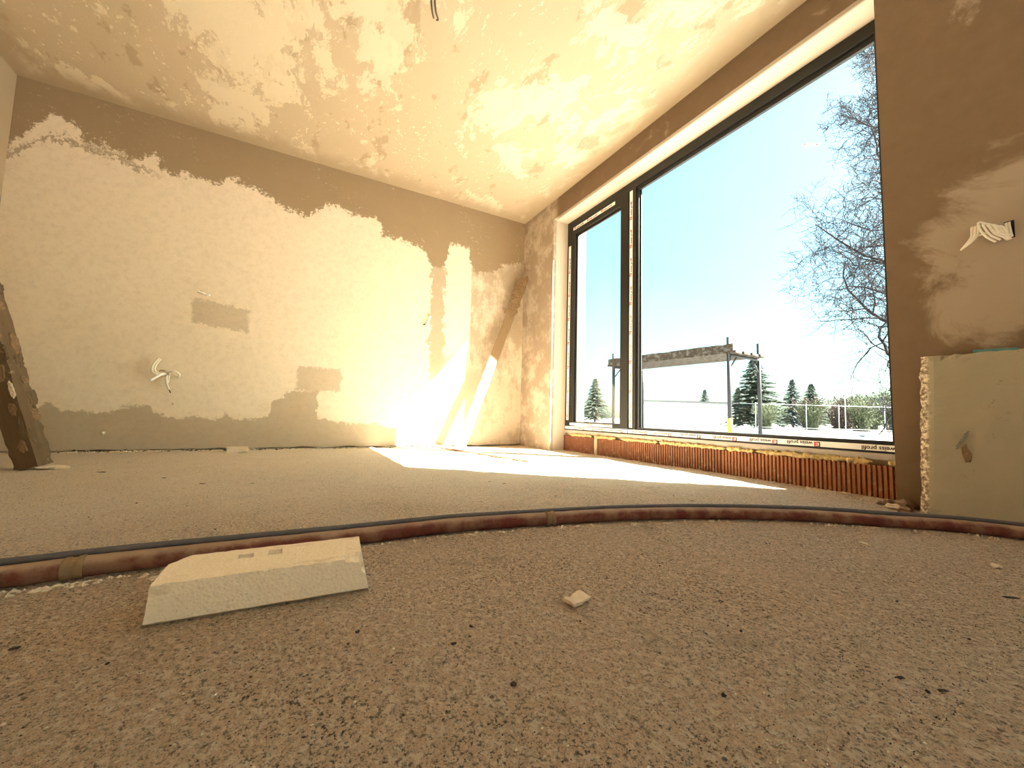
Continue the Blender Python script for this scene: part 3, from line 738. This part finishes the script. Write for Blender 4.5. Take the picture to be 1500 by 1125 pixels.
# insulation board leaning under the cable coil
def panel():
    w, th, hh = 1.02, 0.045, 0.672
    bm = rough_box(w, th, hh, 0.022, 0.0022, 18, 11, 0.004)
    for v in bm.verts:
        # ragged broken left border
        d = v.co.x + w / 2
        if d < 0.06 and v.co.y < 0:
            k = max(0, 1 - d / 0.045)
            v.co.y += k * (0.006 + 0.012 * abs(noise.noise(v.co * 38)))
            v.co.x += k * 0.008 * noise.noise(V((3, 7, v.co.z * 45)))
    t = NT('grey_insulation_board'); n = t.noise(6, 7, 0.65)
    x, y, z = t.xyz()
    c = t.mix(n, (0.31, 0.265, 0.185), (0.385, 0.335, 0.24))
    sp = t.math('MULTIPLY', t.step(t.math('ADD', t.noise(22, 7, 0.75), t.math('MULTIPLY', z, 0.09)), 0.645, 0.70), 0.6)
    c = t.mix(sp, c, (0.18, 0.115, 0.065))
    ed = t.math('SUBTRACT', 1.0, t.step(t.math('ADD', t.math('ADD', x, w / 2), t.math('MULTIPLY', t.math('SUBTRACT', t.noise(50, 4, 0.7), 0.5), 0.04)), 0.018, 0.034))
    c = t.mix(ed, c, t.mix(t.step(t.noise(75, 4, 0.7), 0.42, 0.60), (0.24, 0.165, 0.10), (0.82, 0.72, 0.54)))
    t.color(c); t.bump(t.math('ADD', n, t.math('MULTIPLY', t.noise(70, 4, 0.7), 0.4)), 0.35, 0.006)
    root = empty('insulation_board'); tag(root, 'grey rigid insulation board with crumbled edge, leaning under the cable coil', 'board')
    mesh_obj('board_slab', bm, t.set(0.9, 0, 0.2), root)
    # torn facing
    for k, (px_, pz, rx, rz, ry) in enumerate(((0.125, 0.315, 0.008, 0.038, -0.45), (0.135, 0.258, 0.013, 0.042, 0.12))):
        o = mesh_obj('torn_flap', crust_patch(rx, rz, 0.006, 3.1 + k), M['crust'] if k else t.mat, root); o.location = (-w / 2 + px_, -th / 2 - 0.0015, pz); o.rotation_euler = (0, -ry, 0)
    # local +X runs towards the camera side (world -Y), local -Y faces the room
    tilt = math.atan2(0.085, 0.665)
    mm = Matrix.Translation((2.352, 0.668 - w / 2, 0.004)) @ Matrix.Rotation(-math.pi / 2, 4, 'Z') @ Matrix.Rotation(-tilt, 4, 'X')
    root.matrix_world = mm
panel()
bm = rough_box(0.022, 0.12, 0.011, 0.012, 0.0025, 40, 4, 0.003)
o = mesh_obj('teal_strip', bm, M['tealm']); o.location = (2.437, 0.452, 0.672); o.rotation_euler = (0.03, 0, 0)
tag(o, 'small teal plastic strip lying on top of the grey board', 'strip')

# ------------------------------------------------------------------ cables coming out of the walls
def cable(root, pts, r, mat, n=6, sides=7, name='cable'):
    bm = bmesh.new(); tube(bm, smooth_path([V(p) for p in pts], n), r, sides)
    return mesh_obj(name, bm, mat, root, True)
wc = M['white_cable']
root = empty('cable_bundle', (-0.93, D, 0.63)); tag(root, 'bundle of short white cables sprouting from the back wall above the damp band', 'cable')
cable(root, [(0.0, 0.02, 0), (-0.03, -0.05, -0.01), (-0.075, -0.07, 0.01), (-0.075, -0.06, 0.07), (-0.045, -0.05, 0.125)], 0.0085, wc)
cable(root, [(0.0, 0.02, 0.006), (-0.03, -0.045, 0.0), (-0.062, -0.06, 0.02), (-0.06, -0.055, 0.07), (-0.035, -0.05, 0.12)], 0.007, wc)
cable(root, [(0.0, 0.02, 0), (-0.02, -0.05, -0.005), (-0.045, -0.075, -0.03), (-0.078, -0.09, -0.062)], 0.012, M['tape'])
cable(root, [(0.01, 0.02, 0), (0.03, -0.05, 0.015), (0.07, -0.06, 0.02), (0.092, -0.05, 0.0), (0.085, -0.035, -0.025)], 0.008, wc)
cable(root, [(0.01, 0.02, 0.01), (0.03, -0.04, 0.02), (0.06, -0.05, 0.0), (0.08, -0.02, -0.02)], 0.007, wc)
cable(root, [(0.01, 0.02, -0.01), (0.012, -0.05, -0.02), (0.018, -0.055, -0.08), (0.035, -0.05, -0.13)], 0.008, wc)
cable(root, [(0.015, 0.02, -0.01), (0.025, -0.045, -0.02), (0.022, -0.05, -0.075)], 0.007, wc)
cable(root, [(0.035, -0.05, -0.13), (0.045, -0.045, -0.155)], 0.004, M['blue_wire'], name='wire_end')
cable(root, [(-0.045, -0.02, 0.02), (-0.03, -0.01, 0.03), (-0.01, 0.01, 0.02)], 0.0035, M['blue_wire'], name='wire_end')
root = empty('cable_stub', (-0.73, D, 1.345)); tag(root, 'short flattened cable stub poking out above the damp patch', 'cable')
cable(root, [(0.02, 0.02, -0.005), (-0.005, -0.02, 0.0), (-0.04, -0.03, 0.01)], 0.009, wc)
cable(root, [(0.02, 0.02, -0.005), (0.02, -0.02, -0.012), (0.045, -0.03, -0.012)], 0.008, M['tape'])
cable(root, [(0.0, 0.02, 0.005), (-0.01, -0.012, 0.008), (-0.03, -0.02, 0.018)], 0.006, M['blue_wire'], name='wire_end')
root = empty('cable_stub', (1.235, D, 1.34)); tag(root, 'forked white cable stub beside the dark damp streak', 'cable')
cable(root, [(0, 0.02, 0), (0.01, -0.03, 0.01), (0.02, -0.04, 0.05), (0.035, -0.035, 0.09)], 0.010, M['tape'])
cable(root, [(0, 0.02, 0), (0.015, -0.035, -0.01), (0.01, -0.04, -0.06)], 0.008, M['tape'])
cable(root, [(-0.005, 0.02, 0.0), (-0.02, -0.02, -0.005), (-0.035, -0.022, -0.015)], 0.006, M['blue_wire'], name='wire_end')
root = empty('wall_plug', (-0.868, D, 0.385)); tag(root, 'small nail head stuck in the wall below the cable bundle', 'nail')
cable(root, [(0, 0.01, 0), (0, -0.02, 0.004), (0.006, -0.028, 0.012)], 0.008, wc, 3)
root = empty('wall_plug', (-1.275, D, 0.146)); tag(root, 'small plug in the damp foot of the wall near the beam', 'nail')
cable(root, [(0, 0.01, 0), (0, -0.012, 0.0), (0.0, -0.016, 0.0)], 0.012, wc, 3)

root = empty('cable_coil', (W, 0.45, 1.16)); tag(root, 'coil of thin cables folded over itself on the brown window wall', 'cable')
for k in range(4):        # folded loop of parallel cables
    a = k * 0.0125
    cable(root, [(-0.012, -0.045 - a * 0.2, -0.045), (-0.03, 0.0 - a, 0.03 - a * 0.6), (-0.04, 0.022 - a, 0.048 - a), (-0.045, 0.02 - a, 0.02), (-0.05, 0.004 - a, -0.02), (-0.045, -0.02 - a, -0.052 + a * 0.4)], 0.0042, M['white_cable'])
for k in range(3):        # strands hanging down to the cut end
    a = k * 0.009
    cable(root, [(0.01, 0.028 + a, 0.05), (-0.03, 0.026 + a, 0.035), (-0.035, 0.027 + a, 0.0), (-0.04, 0.04 + a * 0.8, -0.022), (-0.045, 0.064 + a * 0.6, -0.045 - a * 0.4)], 0.0042, M['white_cable'])
for k in range(2):
    cable(root, [(0.01, -0.042 - k * 0.008, 0.03), (-0.012, -0.043 - k * 0.008, 0.02), (-0.012, -0.046 - k * 0.008, -0.02), (0.008, -0.047 - k * 0.008, -0.035)], 0.004, M['white_cable'])
cable(root, [(-0.02, 0.03, 0.0), (-0.03, 0.005, 0.0)], 0.004, M['white_cable'], 3)
bm = bmesh.new(); box(bm, -0.0025, 0.004, -0.062, -0.036, -0.036, 0.034, 0.001)
mesh_obj('wall_box', bm, M['gasket'], root)

root = empty('ceiling_wire', (0.57, 2.15, H)); tag(root, 'dark twin wires hanging from the ceiling', 'wire')
cable(root, [(0, 0, 0.02), (0.0, 0.0, -0.03), (0.014, 0.028, -0.055), (0.035, 0.062, -0.06)], 0.0055, M['blue_wire'])
cable(root, [(0.016, -0.006, 0.02), (0.02, -0.004, -0.03), (0.036, 0.024, -0.055), (0.060, 0.055, -0.06), (0.055, 0.068, -0.056)], 0.0055, M['blue_wire'])

# ------------------------------------------------------------------ debris
lumps = {}
def crumb(name, x, y, r, mat, label, seed, flat=0.6, sx=1.0, rz=0.0, group=None, z=None):
    key = (seed % 5, flat > 0.4, mat)
    if key not in lumps:
        bm = lump(1.0, key[0] * 4.7 + 1.1, 0.62 if key[1] else 0.3, 2, 0.55)
        me = bpy.data.meshes.new(name); bm.to_mesh(me); bm.free(); me.materials.append(M[mat]); lumps[key] = me
    o = mesh_obj(name, lumps[key]); o.scale = (r * sx, r, r); o.rotation_euler = (0, 0, rz)
    o.location = (x, y, floor_h(x, y) - 0.08 * r if z is None else z)
    return tag(o, label, 'debris', group)
G1 = 'dark crumbs scattered on the open floor'
for i, (x, y, r, s) in enumerate([(0.532, 0.355, .0055, 1.1), (0.801, 0.231, .0042, 1.3), (1.056, 0.248, .0042, 1), (0.721, 0.447, .0040, 1.2), (0.719, 0.470, .0030, 1), (0.982, 0.444, .0032, 1.2),
        (1.131, 0.366, .0038, 1.4), (1.289, 0.716, .0036, 1), (1.30, 0.712, .0030, 1), (0.117, 0.728, .0055, 1.2), (0.835, 0.725, .0036, 1), (0.86, 0.738, .003, 1.3), (0.288, 0.499, .0060, 1.1), (0.434, 1.387, .0040, 1),
        (0.659, 0.724, .0034, 1.2), (0.481, 0.597, .0034, 1), (0.294, 0.661, .0044, 1.5), (0.249, 0.626, .0048, 1.6), (0.10, 0.70, .0036, 1), (-0.494, 2.025, .0055, 1.5), (-0.184, 1.519, .0042, 1.4), (-0.564, 1.836, .0036, 1),
        (0.32, 0.82, .003, 1), (0.15, 0.62, .0032, 1), (0.94, 0.60, .003, 1), (1.05, 0.80, .0034, 1), (-0.345, 0.907, .0050, 2.0), (-0.21, 0.80, .0036, 1.4), (1.64, 1.34, .004, 1), (1.10, 1.55, .004, 1.3)]):
    crumb('mortar_crumb', x, y, r * 0.62, 'crumb_dark', 'tiny dark mortar crumb on the open floor', i, 0.6, s, i * 1.1, G1)
for i, (x, y, r, s, rz) in enumerate([(0.807, 0.262, .0055, 2.4, -0.5), (0.826, 0.222, .0050, 2.6, -0.45), (0.619, 1.383, .006, 3.4, -0.2), (-0.882, 2.986, .012, 3.0, -0.3), (-0.358, 2.434, .010, 2.6, -0.2), (-0.557, 2.678, .008, 2.2, -0.3),
        (1.404, 0.262, .009, 3.2, -0.6), (1.02, 1.92, .008, 2.2, 0), (0.98, 2.02, .007, 2.0, -0.3), (1.62, 1.22, .007, 2.4, -0.4), (-0.15, 2.35, .007, 2.2, -0.2)]):
    crumb('wood_sliver', x, y, r * 0.6, 'crumb_dark', 'thin dark sliver lying flat on the floor', i, 0.3, s, rz, 'dark slivers on the floor')
for i, (x, y, r, s) in enumerate([(1.674, 0.335, .012, 1.8), (1.58, 0.585, .010, 1.8), (1.739, 0.745, .008, 1.3), (0.50, 1.150, .007, 1.5), (0.60, 1.140, .008, 1.6), (0.86, 1.088, .010, 1.5), (0.93, 1.06, .008, 1.6), (1.184, 0.995, .007, 1.4),
        (-0.20, 1.150, .009, 1.8), (-0.235, 1.142, .010, 1.6), (-0.15, 1.150, .007, 1.5), (1.99, 0.60 - 0.06, .009, 1.6), (1.02, 1.028, .007, 1.3), (0.42, 1.158, .006, 1.4), (1.40, 0.90, .008, 1.9)]):
    if i == 0: crumb('plaster_flake', x, y, r, 'crumb_light', 'elongated pale plaster flake lying apart from the hose', i, 0.3, s, i * 0.8)
    else: crumb('plaster_flake', x, y, r, 'crumb_light', 'pale plaster flake lying along the thick hose', i, 0.3, s, i * 0.8, 'pale flakes along the hose')
o = mesh_obj('plaster_chip', rough_box(0.055, 0.03, 0.006, 0.008, 0.003, 60, 3, 0.003), M['crumb_light']); o.location = (0.525, 0.662, 0.003); o.rotation_euler = (0.06, 0, 0.25)
tag(o, 'pale flat plaster chip alone on the open floor', 'debris')
# rubble in the corner between board and jamb
for i, (x, y, r) in enumerate([(2.425, 0.745, .036), (2.325, 0.715, .024), (2.365, 0.765, .022), (2.485, 0.815, .020), (2.425, 0.825, .016)]):
    crumb('plaster_rubble', x, y, r, 'crumb_brown' if i != 2 else 'crumb_light', 'brown plaster rubble heaped at the foot of the grey board', i, 0.6, 1.2, i, 'rubble beside the grey board')
for i, (x, y, r) in enumerate([(1.36, 4.20, .030), (1.30, 4.215, .022), (1.41, 4.17, .02), (1.25, 4.225, .016)]):
    crumb('plaster_rubble', x, y, r, 'crumb_brown', 'brown rubble against the back wall at the batten end', i + 1, 0.6, 1.6, i, 'rubble at the batten')
o = mesh_obj('wood_block', rough_box(0.15, 0.07, 0.042, 0.02, 0.003, 20, 4, 0.004), M['crumb_light']); o.location = (-0.385, 4.07, 0.001); o.rotation_euler = (0, 0, 0.05)
tag(o, 'small pale wood block on the floor before the back wall', 'block')
# grit nobody could count
def grit(name, n, area, rmin, rmax, mat, seed, label):
    r_ = random.Random(seed); vs = []; fs = []
    for i in range(n):
        x, y = area(r_); r = r_.uniform(rmin, rmax); a = r_.uniform(0, 6.28); z = floor_h(x, y); b = len(vs)
        e = r_.uniform(1, 2)
        for k in range(4):
            t = a + k * 1.5708 + r_.uniform(-.4, .4); vs.append((x + r * e * math.cos(t), y + r * math.sin(t), z - 0.0004))
        vs.append((x, y, z + r * r_.uniform(0.5, 1.1)))
        fs += [(b, b + 1, b + 4), (b + 1, b + 2, b + 4), (b + 2, b + 3, b + 4), (b + 3, b, b + 4)]
    me = bpy.data.meshes.new(name); me.from_pydata(vs, [], fs); me.update()
    tag(mesh_obj(name, me, M[mat]), label, 'grit', kind='stuff')
grit('floor_grit', 14000, lambda r: (r.uniform(-1.2, 2.4), 0.2 + 3.9 * r.random() ** 2.2), 0.0005, 0.0016, 'crumb_dark', 1, 'fine dark grit strewn over the screed')
grit('floor_sand', 16000, lambda r: (r.uniform(-1.2, 2.4), 0.2 + 3.9 * r.random() ** 2.0), 0.0006, 0.0020, 'crumb_light', 2, 'fine pale sand strewn over the screed')
grit('wall_foot_crumbs', 700, lambda r: (r.uniform(-1.9, 1.7), D - 0.005 - 0.07 * r.random() ** 2), 0.004, 0.013, 'crumb_light', 3, 'pale crumbs along the foot of the back wall')
grit('wall_foot_dirt', 260, lambda r: (r.uniform(-1.9, 1.7), D - 0.005 - 0.06 * r.random() ** 2), 0.004, 0.012, 'crumb_dark', 4, 'dark dirt along the foot of the back wall')
grit('sill_foot_crumbs', 420, lambda r: (2.635 - 0.14 * r.random() ** 1.6, r.uniform(0.72, 3.6)), 0.003, 0.010, 'crumb_light', 5, 'crumbs along the foot of the clay blocks')
grit('hose_foot_crumbs', 380, lambda r: (lambda q: (q.x + r.uniform(-.01, .01), q.y - 0.022 - 0.03 * r.random() ** 2))(hp[r.randint(20, 140)]), 0.002, 0.006, 'crumb_light', 6, 'small pale crumbs gathered along the hose')

# ------------------------------------------------------------------ outside
bm = bmesh.new(); box(bm, -60, 160, -90, 160, -0.6, -0.03)
tag(mesh_obj('ground', bm, M['ground']), 'pale open ground outside the window', 'ground', kind='structure')

sc_ = empty('scaffold', (8.87, 5.68, -0.02)); tag(sc_, 'steel trestle scaffold with a weathered plank deck outside', 'scaffold')
def pole(a, b, r, mat='steel', parent=sc_, name='pole', base=V((8.87, 5.68, -0.02))):
    bm = bmesh.new(); tube(bm, [V(a) - base, V(b) - base], r, 8); return mesh_obj(name, bm, M[mat], parent, True)
PO = [(8.87, 5.68), (10.19, 5.74), (8.52, 9.13), (9.83, 9.21)]
for x, y in PO: pole((x, y, -0.02), (x, y, 2.32), 0.045, name='post')
for a, b in ((0, 1), (2, 3)):
    A, B = PO[a], PO[b]
    pole((*A, 1.90), (*B, 1.90), 0.032, name='transom')
    for s, t in ((A, B), (B, A)):
        pole((s[0], s[1], 1.55), (s[0] + (t[0] - s[0]) * 0.25, s[1] + (t[1] - s[1]) * 0.25, 1.89), 0.018, name='brace')
pole((8.87, 5.68, 0.02), (8.87, 5.68, 0.42), 0.055, 'yellow', name='yellow_sleeve')
for k in range(4):
    f = (k + 0.05) / 4; x0 = PO[0][0] - 0.08 + 1.32 * f; bm = rough_box(0.30, 3.85, 0.055, 0.12, 0.006, 4, k + 20, 0.01)
    o = mesh_obj('plank', bm, M['oldwood'], sc_); o.location = V((x0 - 0.02, 7.42, 1.935)) - V((8.87, 5.68, -0.02)); o.rotation_euler = (0, 0, math.atan2(0.35, 3.45))
bm = rough_box(0.035, 3.75, 0.17, 0.12, 0.008, 4, 31, 0.012); o = mesh_obj('toe_board', bm, M['oldwood'], sc_)
o.location = V((8.63, 7.40, 1.98)) - V((8.87, 5.68, -0.02)); o.rotation_euler = (0, 0, math.atan2(0.35, 3.45))

gw = empty('garden_wall', (25.9, 20.0, 0)); tag(gw, 'low white garden wall with thin dark coping', 'wall')
ang = math.atan2(18.28 - 21.74, 29.09 - 22.77)
o = bx('wall_body', (-4.2, 4.0, -0.15, 0.15, -0.1, 1.62), M['white_paint'], gw); o = bx('coping', (-4.25, 4.05, -0.2, 0.2, 1.62, 1.74), M['dark_line'], gw)
gw.rotation_euler = (0, 0, ang)

fe = empty('fence', (17.26, 11.07, 0)); tag(fe, 'thin pale steel wire fence before the trees', 'fence')
fb_ = V((17.26, 11.07, 0)); FP = [V((17.26, 11.07, 0)), V((18.3, 10.5, 0)), V((20.3, 9.4, 0)), V((21.6, 8.7, 0)), V((23.4, 7.7, 0)), V((26.0, 6.3, 0))]
for p in FP: pole((p.x, p.y, 0), (p.x, p.y, 1.22), 0.014, 'wire', fe, 'post', fb_)
for zz in (1.16, 0.12): pole((FP[0].x, FP[0].y, zz), (FP[-1].x, FP[-1].y, zz), 0.008, 'wire', fe, 'rail', fb_)
p = V((22.35, 8.75, 0)); bm = bmesh.new(); tube(bm, [V((0, 0, -0.02)), V((0, 0, 2.75))], 0.016, 8)
o = mesh_obj('steel_pole', bm, M['wire'], None, True); o.location = p; tag(o, 'tall thin pale pole standing by the fence', 'pole')

# --- conifers
def conifer_mesh(seed, mat, h=4.4, rad=1.55, n_br=260):
    r = random.Random(seed); vs = []; fs = []
    for i in range(n_br):
        t = (i / n_br) ** 0.85; z = h * (0.04 + 0.94 * t); ln = rad * (1 - t) ** 0.85 * r.uniform(0.65, 1.12) + 0.05
        a = i * 2.39996 + r.uniform(-.3, .3); d = V((math.cos(a), math.sin(a), 0)); side = V((-d.y, d.x, 0))
        rise = r.uniform(-0.10, 0.28) + 0.5 * t
        nn = max(3, int(ln / 0.10))
        for k in range(nn):
            s = (k + 0.6) / nn; c = d * (ln * s) + V((0, 0, z + ln * s * (rise - 0.35 * s)))
            for sg in (-1, 1, 0):
                w = (1 - s * 0.65) * ln * 0.30 + 0.05
                tip = c + side * (sg * w) + d * (0.10 + 0.5 * w * (1 - abs(sg) * 0.4)) + V((0, 0, r.uniform(-0.07, 0.05)))
                q = (side if sg == 0 else d) * 0.034
                b = len(vs); vs += [tuple(c - q), tuple(c + q), tuple(tip), tuple(c + V((0, 0, 0.045)))]
                fs += [(b, b + 1, b + 2), (b, b + 2, b + 3), (b + 1, b + 3, b + 2)]
    me = bpy.data.meshes.new('needles'); me.from_pydata(vs, [], fs); me.update(); me.materials.append(M[mat]); return me
def trunk_mesh(h, r0):
    bm = bmesh.new(); tube(bm, [V((0, 0, -0.1)), V((0.02, 0, h * 0.4)), V((0, 0.01, h * 0.97))], lambda t: r0 * (1 - 0.92 * t), 8)
    me = bpy.data.meshes.new('trunk'); bm.to_mesh(me); bm.free(); me.materials.append(M['bark']); return me
CM = [conifer_mesh(3, 'needle'), conifer_mesh(5, 'needle2', 4.4, 1.25, 220)]; TM = trunk_mesh(4.4, 0.11)
def conifer(loc, s, kind, label, wide=1.0):
    root = empty('conifer_tree', loc); tag(root, label, 'tree', 'conifers beyond the fence')
    o = mesh_obj('needles', CM[kind], None, root); o2 = mesh_obj('trunk', TM, None, root)
    root.scale = (s * wide, s * wide, s)
conifer((25.41, 14.59, 0), 1.0, 0, 'broad dark conifer behind the scaffold posts, the widest of them', 1.22)
conifer((30.77, 15.08, 0), 0.78, 1, 'slim conifer next to the broad conifer, beyond the fence')
conifer((33.09, 14.95, 0), 0.74, 0, 'slim conifer between its taller neighbour and the brown bushes')
conifer((21.24, 24.85, 0), 0.80, 0, 'lone conifer seen through the narrow casement')
conifer((29.8, 21.2, 0), 0.66, 1, 'small conifer peeking over the white garden wall')
conifer((27.4, 16.9, 0), 0.62, 0, 'small conifer between garden wall and broad conifer')

# --- twiggy bushes
def bush_mesh(seed, n, mat, leaf):
    r = random.Random(seed); vs = []; fs = []
    def stick(a, b, w):
        d = (b - a).normalized(); s = d.cross(V((0, 0, 1)) if abs(d.z) < 0.9 else V((1, 0, 0))).normalized() * w; u = d.cross(s).normalized() * w
        k = len(vs); vs.extend([tuple(a + s), tuple(a - s * 0.5 + u), tuple(a - s * 0.5 - u), tuple(b)])
        fs.extend([(k, k + 1, k + 3), (k + 1, k + 2, k + 3), (k + 2, k, k + 3)])
    for i in range(n):
        a = r.uniform(0, 6.28); q = V((math.cos(a), math.sin(a), 0)); p0 = q * r.uniform(0, 0.30); p = p0.copy()
        d = (q * r.uniform(0.0, 0.38) + V((0, 0, 1))).normalized()
        for k in range(6):
            nxt = p + d * r.uniform(0.16, 0.34); stick(p, nxt, 0.018 * (1 - k * 0.12)); 
            for _ in range(3):
                e = p + (d + V((r.uniform(-1, 1), r.uniform(-1, 1), r.uniform(-.5, .8)))).normalized() * r.uniform(0.10, 0.30); stick(p, e, 0.010)
                if leaf and r.random() < 0.4:
                    c = e; w = r.uniform(0.02, 0.045); kk = len(vs); n1 = V((r.uniform(-1, 1), r.uniform(-1, 1), r.uniform(-1, 1))) * w; n2 = V((r.uniform(-1, 1), r.uniform(-1, 1), r.uniform(-1, 1))) * w
                    vs.extend([tuple(c - n1), tuple(c + n2), tuple(c + n1), tuple(c - n2)]); fs.append((kk, kk + 1, kk + 2, kk + 3))
            p = nxt; d = (d + V((r.uniform(-.33, .33), r.uniform(-.33, .33), r.uniform(-.1, .35)))).normalized()
    me = bpy.data.meshes.new('twigs'); me.from_pydata(vs, [], fs); me.update(); me.materials.append(M[mat]); return me
BM_ = [bush_mesh(1, 95, 'twig', True), bush_mesh(2, 95, 'twig2', True), bush_mesh(4, 90, 'twig', False)]
BUSHES = [(22.6, 12.4, 0.95, 1), (25.0, 11.3, 1.05, 1), (27.2, 12.4, 1.25, 0), (27.3, 10.0, 1.25, 1), (29.9, 11.6, 1.40, 0), (30.0, 8.3, 1.45, 0), (32.8, 10.3, 1.7, 1),
          (33.4, 6.6, 1.7, 0), (29.6, 5.2, 1.3, 0), (36.4, 9.3, 1.8, 1), (37.2, 5.6, 1.8, 0), (32.2, 13.0, 1.25, 0), (36.2, 12.8, 1.7, 1),
          (24.2, 23.6, 0.95, 2), (26.4, 24.2, 1.0, 2), (28.9, 23.4, 1.0, 2), (27.3, 22.0, 0.85, 2)]
for i, (x, y, s, k) in enumerate(BUSHES):
    o = mesh_obj('bush', BM_[k]); o.location = (x, y, -0.05); o.scale = (s, s, s); o.rotation_euler = (0, 0, i * 1.3)
    if k == 0: tag(o, 'brownish twiggy bush in the thicket behind the fence', 'bush', 'thicket behind the fence')
    elif k == 1: tag(o, 'dull green leafy bush in the thicket behind the fence', 'bush', 'green bushes behind the fence')
    else: tag(o, 'sparse leafless bush behind the white garden wall', 'bush', 'bushes behind the garden wall')

# --- big bare tree
def bare_tree(base, height, seed):
    r = random.Random(seed); bm = bmesh.new(); count = [0]
    def rv(k): return V((r.uniform(-k, k), r.uniform(-k, k), r.uniform(-k, k)))
    def branch(p, d, ln, r0, lvl):
        n = 7 if lvl < 2 else 5; pts = [p.copy()]; dd = d.copy()
        for i in range(n):
            dd = (dd + rv(0.45 if lvl else 0.10) + V((0, 0, 0.10 if lvl == 1 else (-0.03 if lvl == 2 else 0.05)))).normalized()
            pts.append(pts[-1] + dd * ln / n)
        rr = lambda t: max(r0 * (1 - 0.72 * t), 0.0066)
        tube(bm, pts, rr, (8, 6, 4, 3, 3)[lvl], False); count[0] += n
        if lvl >= 4: return
        nch = (30, 11, 8, 5)[lvl]
        for c in range(nch):
            t = (0.085 + 0.915 * (c + r.random() * 0.8) / nch) if lvl == 0 else (0.18 + 0.82 * (c + r.random()) / nch)
            i = min(n - 1, int(t * n)); q = pts[i].lerp(pts[i + 1], t * n - i); tan = (pts[i + 1] - pts[i]).normalized()
            a = c * 2.4 + r.uniform(-.5, .5); ort = tan.orthogonal().normalized(); out = Matrix.Rotation(a, 3, tan) @ ort
            up = r.uniform(0.25, 0.75) if lvl == 0 else r.uniform(0.45, 0.95)
            nd = (out + tan * up).normalized()
            if lvl == 0: l2 = height * 0.32 * (1.08 - 0.75 * max(0, t - 0.3)) * r.uniform(0.75, 1.1)
            else: l2 = ln * (0.60 - 0.22 * t) * r.uniform(0.75, 1.2)
            branch(q, nd, l2, max(rr(t) * (0.42 if lvl == 0 else 0.58), 0.0085), lvl + 1)
    branch(V((0, 0, -0.1)), V((0, 0, 1)), height, 0.21, 0)
    bm2 = bm
    root = empty('bare_tree', base); tag(root, 'tall leafless tree with tangled bare branches outside the window', 'tree')
    mesh_obj('branches', bm2, M['bark'], root, True)
bare_tree((19.2, 5.35, -0.02), 13.2, 12)
